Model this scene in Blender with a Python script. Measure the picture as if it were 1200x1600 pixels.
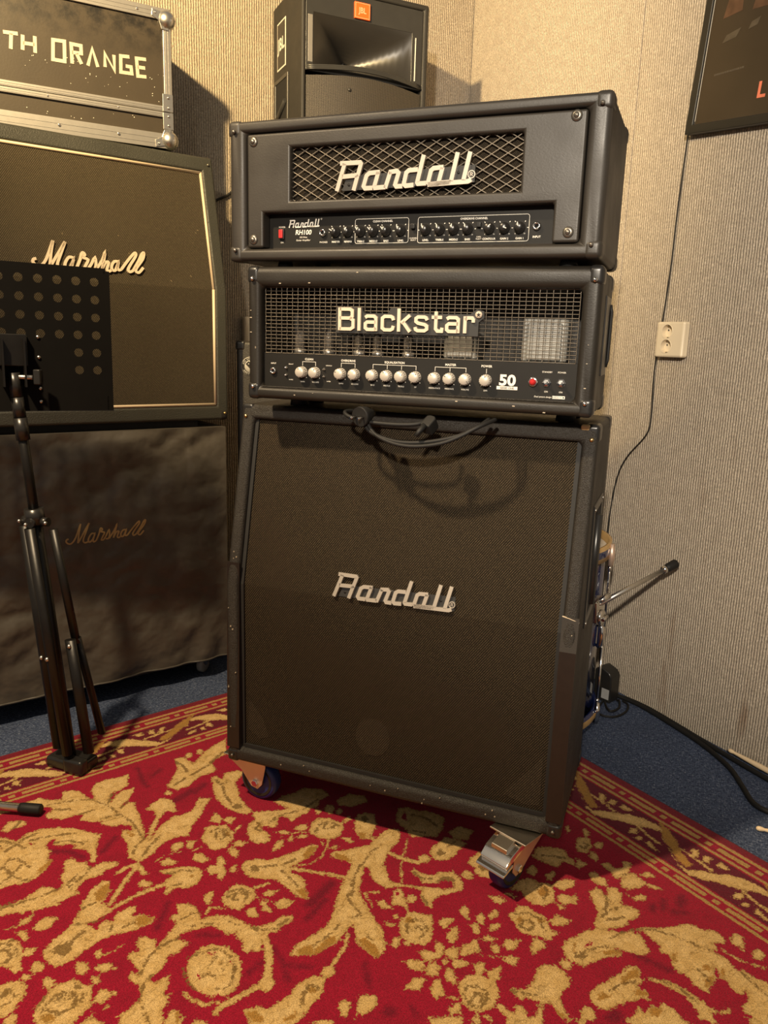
import bpy, math, random
import numpy as np
R = math.radians
from mathutils import Vector, Matrix, noise

# ------------------------------------------------------------------ scene reset
for o in list(bpy.data.objects):
    bpy.data.objects.remove(o)
SC = bpy.context.scene
COL = SC.collection

# ------------------------------------------------------------------ camera
def make_camera():
    f, yaw, pit, rol = 1215.58, 0.3571, 0.2156, 0.0304
    loc = Vector((0.8974, -1.4178, 1.0836))
    fwd = Vector((-math.sin(yaw) * math.cos(pit), math.cos(yaw) * math.cos(pit), -math.sin(pit)))
    right = Vector((math.cos(yaw), math.sin(yaw), 0))
    up = right.cross(fwd)
    r = right * math.cos(rol) + up * math.sin(rol)
    u = -right * math.sin(rol) + up * math.cos(rol)
    cam = bpy.data.cameras.new('camera')
    cam.sensor_fit = 'VERTICAL'
    cam.sensor_height = 36.0
    cam.lens = f * 36.0 / 1600.0
    cam.clip_start = 0.05
    ob = bpy.data.objects.new('camera', cam)
    m = Matrix((r, u, -fwd)).transposed().to_4x4()
    m.translation = loc
    ob.matrix_world = m
    COL.objects.link(ob)
    SC.camera = ob
make_camera()

# ------------------------------------------------------------------ world, lamps, exposure
W = bpy.data.worlds.new('world'); SC.world = W; W.use_nodes = True
bg = W.node_tree.nodes['Background']
bg.inputs[0].default_value = (1.0, 0.89, 0.76, 1)
bg.inputs[1].default_value = 0.23

def lamp(name, loc, energy, color, radius, target=None, angle=None):
    d = bpy.data.lights.new(name, 'SPOT' if target else 'POINT')
    d.energy = energy; d.color = color; d.shadow_soft_size = radius
    o = bpy.data.objects.new(name, d); COL.objects.link(o); o.location = loc
    if target:
        d.spot_size = angle; d.spot_blend = 0.8
        o.rotation_euler = (Vector(target) - Vector(loc)).to_track_quat('-Z', 'Y').to_euler()
    return o
# a ceiling track left of the camera: one spot straight down, one thrown at the left wall; a bulb far behind the camera
lamp('ceiling_downlight', (-0.30, -1.05, 2.40), 255, (1.0, 0.76, 0.47), 0.05, (-.05, -.62, 0), R(100))
lamp('ceiling_spot', (-0.30, -1.00, 2.55), 450, (1.0, 0.72, 0.35), 0.045, (-.45, 1.20, 1.90), R(78))
lamp('ceiling_spot', (1.00, -3.00, 2.25), 600, (1.0, 0.87, 0.70), 0.07, (1.12, .86, 1.45), R(52))

SC.view_settings.view_transform = 'Standard'
SC.view_settings.look = 'None'
SC.view_settings.exposure = 0.12
SC.view_settings.gamma = 1.0
SC.view_settings.use_curve_mapping = False

# ------------------------------------------------------------------ helpers
R = math.radians
rnd = random.Random(7)

def tag(o, label=None, cat=None, group=None, kind=None):
    if label: o['label'] = label
    if cat: o['category'] = cat
    if group: o['group'] = group
    if kind: o['kind'] = kind
    return o

def empty(name, loc=(0, 0, 0), rz=0.0, label=None, cat=None, group=None):
    o = bpy.data.objects.new(name, None); COL.objects.link(o)
    o.empty_display_size = 0.05
    o.location = loc; o.rotation_euler = (0, 0, rz)
    return tag(o, label, cat, group)

class MB:
    """collects shapes into one mesh"""
    def __init__(s): s.v = []; s.f = []; s.sm = []
    def add(s, vs, fs, smooth=False):
        b = len(s.v); s.v += [tuple(p) for p in vs]
        for f in fs: s.f.append(tuple(i + b for i in f)); s.sm.append(smooth)
        return s
    def box(s, x0, y0, z0, x1, y1, z1):
        vs = [(x0,y0,z0),(x1,y0,z0),(x1,y1,z0),(x0,y1,z0),(x0,y0,z1),(x1,y0,z1),(x1,y1,z1),(x0,y1,z1)]
        return s.add(vs, [(3,2,1,0),(4,5,6,7),(0,1,5,4),(1,2,6,5),(2,3,7,6),(3,0,4,7)])
    def prism(s, poly, y0, y1):
        """poly in (x,z), extruded along y"""
        a = sum(poly[i][0]*poly[(i+1)%len(poly)][1]-poly[(i+1)%len(poly)][0]*poly[i][1] for i in range(len(poly)))
        if a < 0: poly = poly[::-1]
        n = len(poly)
        vs = [(p[0], y0, p[1]) for p in poly] + [(p[0], y1, p[1]) for p in poly]
        fs = [tuple(range(n)), tuple(range(2*n-1, n-1, -1))]
        fs += [(i, i+n, (i+1)%n+n, (i+1)%n) for i in range(n)]
        return s.add(vs, fs)
    def tube(s, pts, r, n=8, cap=True, smooth=True):
        pts = [Vector(p) for p in pts]; rs = r if isinstance(r, (list, tuple)) else [r]*len(pts)
        vs = []; fs = []; prev = None
        for i, p in enumerate(pts):
            t = (pts[min(i+1, len(pts)-1)] - pts[max(i-1, 0)]).normalized()
            if prev is None:
                a = Vector((0,0,1)) if abs(t.z) < .9 else Vector((1,0,0))
                u = t.cross(a).normalized()
            else:
                u = (prev - t*prev.dot(t)).normalized()
            prev = u; w = t.cross(u)
            for k in range(n):
                an = 2*math.pi*k/n
                vs.append(p + (u*math.cos(an) + w*math.sin(an))*rs[i])
        for i in range(len(pts)-1):
            for k in range(n):
                fs.append((i*n+k, i*n+(k+1)%n, (i+1)*n+(k+1)%n, (i+1)*n+k))
        s.add(vs, fs, smooth)
        if cap:
            b = len(s.v) - len(vs); m = len(pts)-1
            s.f.append(tuple(b+k for k in range(n-1, -1, -1))); s.sm.append(False)
            s.f.append(tuple(b+m*n+k for k in range(n))); s.sm.append(False)
        return s
    def lathe(s, prof, c=(0,0,0), axis='z', n=20, smooth=True, cap=True):
        """prof: (radius, height) list along axis"""
        vs = []; fs = []
        for (r, h) in prof:
            for k in range(n):
                a = 2*math.pi*k/n; x, y = r*math.cos(a), r*math.sin(a)
                if axis == 'z': p = (x, y, h)
                elif axis == 'y': p = (x, h, -y)
                else: p = (h, x, y)
                vs.append((p[0]+c[0], p[1]+c[1], p[2]+c[2]))
        for i in range(len(prof)-1):
            for k in range(n):
                fs.append((i*n+k, i*n+(k+1)%n, (i+1)*n+(k+1)%n, (i+1)*n+k))
        b = len(s.v); s.add(vs, fs, smooth)
        for i, rev in ((0, True), (len(prof)-1, False)):
            if cap and prof[i][0] > 1e-5:
                loop = [b+i*n+k for k in range(n)]
                s.f.append(tuple(loop[::-1] if rev else loop)); s.sm.append(False)
        return s
    def ball(s, c, r, n=12, sz=1.0):
        prof = [(max(1e-6, r*math.sin(math.pi*i/8)), -r*sz*math.cos(math.pi*i/8)) for i in range(9)]
        return s.lathe(prof, c, 'z', n)
    def stroke(s, pts, w, y0, y1):
        """ribbon of width w along (x,z) polyline, extruded y0..y1, mitred"""
        P = [Vector((p[0], p[1])) for p in pts]; n = len(P)
        closed = (P[0]-P[-1]).length < 1e-6 and n > 3
        if closed: P = P[:-1]; n -= 1
        L = []; Rr = []
        for i in range(n):
            if closed: a, b = P[i-1], P[(i+1) % n]
            else: a, b = P[max(i-1, 0)], P[min(i+1, n-1)]
            d0 = (P[i]-a); d1 = (b-P[i])
            d0 = d0.normalized() if d0.length > 1e-9 else d1.normalized()
            d1 = d1.normalized() if d1.length > 1e-9 else d0
            n0 = Vector((-d0.y, d0.x)); n1 = Vector((-d1.y, d1.x))
            m = (n0+n1)
            m = m.normalized() if m.length > 1e-6 else n0
            k = 1.0/max(.55, m.dot(n0))
            L.append(P[i]+m*w/2*k); Rr.append(P[i]-m*w/2*k)
        vs = []
        for i in range(n):
            vs += [(L[i].x,y0,L[i].y),(Rr[i].x,y0,Rr[i].y),(L[i].x,y1,L[i].y),(Rr[i].x,y1,Rr[i].y)]
        fs = []
        for i in range(n if closed else n-1):
            a = 4*i; b = 4*((i+1) % n)
            fs += [(a,a+1,b+1,b),(a+3,a+2,b+2,b+3),(a+2,a,b,b+2),(a+1,a+3,b+3,b+1)]
        if not closed:
            e = 4*(n-1); fs += [(0,2,3,1),(e,e+1,e+3,e+2)]
        return s.add(vs, fs)
    def xf(s, M, start=0):
        for i in range(start, len(s.v)): s.v[i] = tuple(M @ Vector(s.v[i]))
        return s
    def build(s, name, mat, parent=None, bevel=0.0, seg=2, loc=None, rot=None):
        me = bpy.data.meshes.new(name); me.from_pydata(s.v, [], s.f); me.update()
        me.polygons.foreach_set('use_smooth', s.sm)
        if mat: me.materials.append(mat)
        o = bpy.data.objects.new(name, me); COL.objects.link(o)
        if parent: o.parent = parent
        if loc: o.location = loc
        if rot: o.rotation_euler = rot
        if bevel:
            md = o.modifiers.new('bevel', 'BEVEL'); md.width = bevel; md.segments = seg
            md.limit_method = 'ANGLE'; md.angle_limit = R(40); md.harden_normals = False
            me.polygons.foreach_set('use_smooth', [True]*len(me.polygons))
            md2 = o.modifiers.new('normals', 'WEIGHTED_NORMAL'); md2.keep_sharp = False
        return o

def inst(o, parent, loc=None, rot=None):
    c = o.copy(); COL.objects.link(c); c.parent = parent
    if loc is not None: c.location = loc
    if rot is not None: c.rotation_euler = rot
    return c

def copy_tree(o, parent=None):
    c = o.copy(); COL.objects.link(c); c.parent = parent
    for ch in list(o.children): copy_tree(ch, c)
    return c

def plate_holes(mb, xs, zs, holes, y0, y1):
    """plate in the xz plane on a grid of lines, cells in holes left open; watertight"""
    nx, nz = len(xs), len(zs); solid = lambda i, j: 0 <= i < nx-1 and 0 <= j < nz-1 and (i, j) not in holes
    idx = {}; vs = []; fs = []
    def V(i, j, k):
        if (i, j, k) not in idx:
            idx[(i, j, k)] = len(vs); vs.append((xs[i], (y0, y1)[k], zs[j]))
        return idx[(i, j, k)]
    for i in range(nx-1):
        for j in range(nz-1):
            if not solid(i, j): continue
            fs.append((V(i,j,0),V(i+1,j,0),V(i+1,j+1,0),V(i,j+1,0)))
            fs.append((V(i,j+1,1),V(i+1,j+1,1),V(i+1,j,1),V(i,j,1)))
            if not solid(i-1,j): fs.append((V(i,j,0),V(i,j+1,0),V(i,j+1,1),V(i,j,1)))
            if not solid(i+1,j): fs.append((V(i+1,j,1),V(i+1,j+1,1),V(i+1,j+1,0),V(i+1,j,0)))
            if not solid(i,j-1): fs.append((V(i,j,1),V(i+1,j,1),V(i+1,j,0),V(i,j,0)))
            if not solid(i,j+1): fs.append((V(i,j+1,0),V(i+1,j+1,0),V(i+1,j+1,1),V(i,j+1,1)))
    mb.add(vs, fs); return mb

def framed_box(mb, W, D, H, li, ri, bi, ti, rec, kz=None, s=0.0):
    """cabinet with a recessed front; optional slanted upper front (kink at kz, set back s at the top)"""
    kz = kz if kz is not None else H*.5
    fy = lambda z: 0.0 if z <= kz else s*(z-kz)/(H-kz)
    O = [(0,0),(W,0),(W,kz),(W,H),(0,H),(0,kz)]
    I = [(li,bi),(W-ri,bi),(W-ri,kz),(W-ri,H-ti),(li,H-ti),(li,kz)]
    vs = [(x, fy(z), z) for x, z in O] + [(x, fy(z), z) for x, z in I] + [(x, fy(z)+rec, z) for x, z in I]
    vs += [(0,D,0),(W,D,0),(W,D,H),(0,D,H)]
    fs = [(i, (i+1)%6, 6+(i+1)%6, 6+i) for i in range(6)]
    fs += [(6+i, 6+(i+1)%6, 12+(i+1)%6, 12+i) for i in range(6)]
    fs += [(12,13,14,17),(17,14,15,16)]
    fs += [(1,0,18,19),(2,1,19,20,3),(4,3,20,21),(0,5,4,21,18),(19,18,21,20)]
    return mb.add(vs, fs)

_txt = {}
def text_mesh(mb, body, x, z, h, y, align='c', sx=1.0, shear=0.0, bold=0.0):
    """flat lettering in the xz plane, cap height h"""
    key = (body, bold)
    if key not in _txt:
        cu = bpy.data.curves.new('lettering', 'FONT'); cu.body = body; cu.size = 1.0; cu.offset = bold
        cu.resolution_u = 3
        ob = bpy.data.objects.new('lettering', cu)
        me = bpy.data.meshes.new_from_object(ob)
        _txt[key] = ([tuple(v.co) for v in me.vertices], [tuple(p.vertices) for p in me.polygons])
        bpy.data.objects.remove(ob); bpy.data.meshes.remove(me); bpy.data.curves.remove(cu)
    vs, fs = _txt[key]
    if not vs: return mb
    k = h/0.72
    xs = [v[0] for v in vs]; w = (max(xs))*k*sx
    ox = x - (w/2 if align == 'c' else (w if align == 'r' else 0))
    return mb.add([(ox+v[0]*k*sx+v[1]*k*shear, y, z+v[1]*k) for v in vs], fs)

def arc_pts(cx, cz, r, a0, a1, n=8, rz=None):
    rz = rz or r
    return [(cx+r*math.cos(R(a0+(a1-a0)*i/n)), cz+rz*math.sin(R(a0+(a1-a0)*i/n))) for i in range(n+1)]

def smooth_poly(pts, sub=4):
    """Catmull-Rom through 2D or 3D points"""
    P = [Vector(p) for p in pts]; out = []
    for i in range(len(P)-1):
        p0, p1, p2, p3 = P[max(i-1,0)], P[i], P[i+1], P[min(i+2,len(P)-1)]
        for k in range(sub):
            t = k/sub
            out.append(0.5*((2*p1)+(p2-p0)*t+(2*p0-5*p1+4*p2-p3)*t*t+(3*p1-p0-3*p2+p3)*t**3))
    out.append(P[-1]); return out

# ------------------------------------------------------------------ materials
MATS = {}
class NT:
    def __init__(s, name):
        s.m = bpy.data.materials.new(name); s.m.use_nodes = True
        s.t = s.m.node_tree; s.b = s.t.nodes['Principled BSDF']; MATS[name] = s.m
    def n(s, typ, **kw):
        nd = s.t.nodes.new(typ)
        for k, v in kw.items():
            if k.startswith('i_'):
                key = k[2:]; key = int(key) if key.isdigit() else key
                nd.inputs[key].default_value = v
            else: setattr(nd, k, v)
        return nd
    def l(s, a, ao, b, bi): s.t.links.new(a.outputs[ao], b.inputs[bi]); return s
    def coord(s, out='Object'): 
        return s.n('ShaderNodeTexCoord'), out
    def math(s, op, a, b=None, c=None):
        nd = s.n('ShaderNodeMath', operation=op)
        for i, v in enumerate((a, b, c)):
            if v is None: continue
            if isinstance(v, (int, float)): nd.inputs[i].default_value = v
            else: s.t.links.new(v, nd.inputs[i])
        return nd.outputs[0]
    def mix(s, fac, a, b):
        nd = s.n('ShaderNodeMix', data_type='RGBA')
        for i, v in ((0, fac), (6, a), (7, b)):
            if isinstance(v, (int, float)): nd.inputs[i].default_value = v
            elif isinstance(v, tuple): nd.inputs[i].default_value = v if len(v) == 4 else (*v, 1)
            else: s.t.links.new(v, nd.inputs[i])
        return nd.outputs[2]
    def noise(s, scale, detail=2, vec=None, rough=.5, stretch=None):
        nd = s.n('ShaderNodeTexNoise'); nd.inputs['Scale'].default_value = scale
        nd.inputs['Detail'].default_value = detail; nd.inputs['Roughness'].default_value = rough
        tc = s.n('ShaderNodeTexCoord'); src = tc.outputs['Object']
        if stretch:
            mp = s.n('ShaderNodeMapping'); mp.inputs['Scale'].default_value = stretch
            s.t.links.new(src, mp.inputs[0]); src = mp.outputs[0]
        s.t.links.new(src if vec is None else vec, nd.inputs['Vector']); return nd.outputs[0]
    def ramp(s, val, lo, hi, a=0.0, b=1.0):
        nd = s.n('ShaderNodeMapRange'); nd.clamp = True
        s.t.links.new(val, nd.inputs[0])
        for i, v in ((1, lo), (2, hi), (3, a), (4, b)): nd.inputs[i].default_value = v
        return nd.outputs[0]
    def bump(s, h, strength=.5, dist=.001):
        nd = s.n('ShaderNodeBump'); nd.inputs['Strength'].default_value = strength
        nd.inputs['Distance'].default_value = dist
        s.t.links.new(h, nd.inputs['Height']); s.t.links.new(nd.outputs[0], s.b.inputs['Normal']); return s
    def col(s, v):
        if isinstance(v, tuple): s.b.inputs['Base Color'].default_value = (*v[:3], 1)
        else: s.t.links.new(v, s.b.inputs['Base Color'])
        return s
    def set(s, rough=None, metal=None, spec=None, coat=None, trans=None, ior=None, emit=None, estr=None, sheen=None):
        for k, v in (('Roughness', rough), ('Metallic', metal), ('Specular IOR Level', spec), ('Coat Weight', coat), ('Transmission Weight', trans), ('IOR', ior), ('Emission Strength', estr), ('Sheen Weight', sheen)):
            if v is not None:
                if isinstance(v, (int, float)): s.b.inputs[k].default_value = v
                else: s.t.links.new(v, s.b.inputs[k])
        if emit: s.b.inputs['Emission Color'].default_value = (*emit, 1)
        return s

def srgb(r, g, b):
    f = lambda c: (c/255/12.92) if c/255 <= .04045 else ((c/255+.055)/1.055)**2.4
    return (f(r), f(g), f(b))

def simple(name, color, rough=.5, metal=0.0, spec=.5, var=.25, scale=30, bump=0.0, bscale=200, bdist=.0006, coat=None):
    m = NT(name); nz = m.noise(scale, 3)
    dark = tuple(c*(1-var) for c in color); lite = tuple(min(1, c*(1+var)) for c in color)
    m.col(m.mix(nz, dark, lite)).set(rough=rough, metal=metal, spec=spec, coat=coat)
    if bump: m.bump(m.noise(bscale, 3), bump, bdist)
    return m.m

def leather(name, color, rough, scale, dist, strength, spec=.5, wear=None, zs=1.6):
    """vinyl covering with an embossed grain"""
    m = NT(name)
    tc = m.n('ShaderNodeTexCoord'); mp = m.n('ShaderNodeMapping'); mp.inputs['Scale'].default_value = (1, 1, zs)
    m.t.links.new(tc.outputs['Object'], mp.inputs[0])
    nd = m.n('ShaderNodeTexNoise'); nd.inputs['Scale'].default_value = scale; nd.inputs['Detail'].default_value = 3; nd.inputs['Distortion'].default_value = 1.2
    m.t.links.new(mp.outputs[0], nd.inputs['Vector'])
    vo = m.n('ShaderNodeTexVoronoi', feature='DISTANCE_TO_EDGE'); vo.inputs['Scale'].default_value = scale*.8
    m.t.links.new(mp.outputs[0], vo.inputs['Vector'])
    h = m.math('ADD', nd.outputs[0], m.math('MULTIPLY', vo.outputs[0], .6))
    c = m.mix(m.noise(6, 4), tuple(v*.75 for v in color), tuple(v*1.3 for v in color))
    if wear:
        c = m.mix(m.ramp(m.noise(45, 5, rough=.7), .70, .76, 0, .7), c, wear)
    m.col(c).set(rough=m.ramp(m.noise(9, 3), .3, .7, rough-.08, rough+.1), spec=spec).bump(h, strength, dist)
    return m.m

BLACK_TOLEX = leather('black_vinyl', (.026, .023, .019), .48, 230, .0016, .55)
COARSE_TOLEX = leather('black_grained_vinyl', (.019, .016, .0125), .5, 300, .0018, .8, spec=.4, wear=(.045, .038, .03), zs=2.4)
SMOOTH_TOLEX = leather('black_smooth_vinyl', (.026, .022, .0175), .46, 160, .0005, .25)
OLD_TOLEX = leather('old_elephant_grain_vinyl', (.030, .030, .024), .5, 210, .0018, .6)
BLACK_PLASTIC = simple('black_plastic', (.016, .015, .014), .3, var=.2)
BLACK_MATTE = simple('black_matte', (.010, .0095, .009), .75, var=.3)
BLACK_RUBBER = simple('black_rubber', (.010, .0095, .009), .6, spec=.3, var=.3)
BLACK_METAL = simple('black_painted_metal', (.008, .007, .006), .38, spec=.35, var=.4, bump=.2, bscale=80)
DARK_SCREW = simple('blackened_screw', (.20, .18, .15), .35, .8, var=.2)
PANEL_BLACK = simple('black_anodised_panel', (.011, .010, .0085), .55, spec=.2, var=.15)
DARK_TOLEX = leather('black_fine_vinyl', (.015, .0125, .0095), .46, 200, .0006, .3, spec=.35)
CAVITY = simple('dark_interior', (.006, .0055, .005), .9, var=.2)
CHROME = simple('chrome', (.80, .78, .74), .14, 1.0, var=.05)
STEEL = simple('brushed_steel', (.62, .60, .56), .34, 1.0, var=.12)
ALU = simple('aluminium_extrusion', (.50, .48, .45), .38, .85, var=.12, scale=60)
ZINC = simple('zinc_plated_steel', (.66, .60, .50), .28, 1.0, var=.15)
COPPER = simple('yellow_passivated_zinc', (.74, .56, .44), .4, .75, var=.12)
LOGO_METAL = simple('satin_logo_metal', (.56, .50, .42), .38, .55, var=.08)
LOGO_CREAM = simple('cream_logo_plastic', (.56, .47, .36), .4, var=.06)
WHITE_INK = simple('white_print', (.72, .68, .60), .6, var=.05)
GOLD_INK = simple('gold_print', (.36, .24, .10), .6, var=.15)
CHIP = simple('bare_chip', (.36, .30, .22), .6, var=.3)
WHITE_PIPING = simple('white_piping', (.60, .49, .35), .5, var=.1)
KNOB_GREY = simple('pale_grey_knob', (.46, .42, .36), .4, .2, var=.06)
RED_PLASTIC = simple('red_switch', (.55, .03, .03), .3, var=.1)
RED_JEWEL = simple('red_jewel', (.45, .02, .02), .08, var=.2, coat=1.0)
BLUE_TREAD = simple('blue_rubber_tread', (.012, .026, .14), .45, var=.2)
BRASS = simple('brass', (.70, .52, .24), .3, 1.0, var=.1)
CREAM_PLASTIC = simple('cream_plastic', (.70, .60, .44), .35, var=.05)
STICK_WOOD = simple('drumstick_wood', (.78, .60, .38), .5, var=.12, scale=20)
MAPLE = simple('maple_ply', (.55, .37, .17), .45, var=.2, scale=25)
STICKER_GREY = simple('grey_sticker', (.42, .41, .38), .5, var=.08)
ORANGE = simple('orange_badge', (.85, .13, .02), .4, var=.05)
TRANSF = simple('transformer_shroud', (.34, .33, .30), .5, .3, var=.1)
GREY_PLASTIC = simple('satin_dark_grey', (.035, .034, .032), .32, var=.15)
BROWN_TAPE = simple('brown_cloth_tape', (.013, .0085, .006), .45, var=.3, scale=60)

def grille_cloth(name, base, fleck, pitch, gain=1.0):
    """basket weave: dark yarns with pale flecks"""
    m = NT(name)
    tc = m.n('ShaderNodeTexCoord'); sp = m.n('ShaderNodeSeparateXYZ'); m.t.links.new(tc.outputs['Object'], sp.inputs[0])
    k = 2*math.pi/pitch
    a = m.math('SINE', m.math('MULTIPLY', m.math('ADD', sp.outputs[0], m.math('MULTIPLY', sp.outputs[2], .5)), k))
    b = m.math('SINE', m.math('MULTIPLY', m.math('SUBTRACT', sp.outputs[2], m.math('MULTIPLY', sp.outputs[0], .12)), k*1.35))
    w = m.math('MULTIPLY', a, b)
    h = m.math('ADD', m.math('MULTIPLY', w, .5), .5)
    fl = m.ramp(h, .62, .85)
    fl = m.math('MULTIPLY', fl, m.ramp(m.noise(700, 2), .35, .65, .25, 1.0))
    c = m.mix(m.noise(5, 3), tuple(v*.8 for v in base), tuple(v*1.25 for v in base))
    m.col(m.mix(fl, c, fleck)).set(rough=.9, spec=.08).bump(h, .6, .0012)
    return m.m
CLOTH_CAB = grille_cloth('black_grille_cloth', (.011, .009, .0065), (.165, .118, .068), .0056)
CLOTH_WORN = grille_cloth('worn_grille_cloth', (.017, .014, .010), (.19, .138, .082), .0056)
CLOTH_HEAD = grille_cloth('bronze_backing_cloth', (.012, .010, .008), (.10, .075, .045), .004)
CLOTH_OLD = grille_cloth('brown_basketweave_cloth', (.030, .025, .018), (.19, .15, .095), .0056)

def wall_mat():
    m = NT('ribbed_wall_carpet')
    tc = m.n('ShaderNodeTexCoord'); sp = m.n('ShaderNodeSeparateXYZ'); m.t.links.new(tc.outputs['Object'], sp.inputs[0])
    wob = m.math('MULTIPLY', m.noise(40, 2), .004)
    rib = m.math('ABSOLUTE', m.math('SINE', m.math('MULTIPLY', m.math('ADD', sp.outputs[0], wob), math.pi/.0080)))
    fib = m.noise(300, 4, rough=.75, stretch=(1, 1, .5))
    big = m.noise(30, 4, rough=.7)
    brk = m.noise(120, 2, rough=.6, stretch=(1, 1, .35))
    h = m.math('ADD', m.math('MULTIPLY', rib, .9), m.math('MULTIPLY', fib, .9))
    c = m.mix(m.ramp(fib, .34, .66), (.25, .205, .155), (.80, .69, .54))
    c = m.mix(m.math('MULTIPLY', m.ramp(rib, .08, .6, .62, 0), m.ramp(brk, .35, .6)), c, (.15, .125, .09))
    c = m.mix(m.ramp(big, .42, .66, 0, .45), c, (.34, .28, .21))
    # rusty water marks low on the wall
    st = m.noise(7, 3, rough=.6, stretch=(2.2, 2.2, .45))
    lowz = m.ramp(sp.outputs[2], .25, 1.1, 1, 0)
    c = m.mix(m.math('MULTIPLY', m.ramp(st, .60, .74, 0, .6), lowz), c, (.22, .12, .06))
    m.col(c).set(rough=.95, spec=.1, sheen=.15).bump(h, .9, .004)
    return m.m
WALL = wall_mat()

def floor_mat():
    m = NT('blue_needle_felt')
    f1 = m.noise(260, 3, rough=.75, stretch=(1, .35, 1)); f2 = m.noise(240, 3, rough=.75, stretch=(.35, 1, 1))
    f = m.math('MAXIMUM', f1, f2)
    c = m.mix(m.ramp(f, .45, .62), (.026, .036, .070), (.100, .132, .215))
    c = m.mix(m.ramp(f, .61, .72), c, (.34, .36, .40))
    c = m.mix(m.ramp(m.noise(8, 3), .3, .7, 0, .3), c, (.030, .036, .060))
    m.col(c).set(rough=.95, spec=.1).bump(f, .8, .003)
    return m.m
FLOOR = floor_mat()

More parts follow.
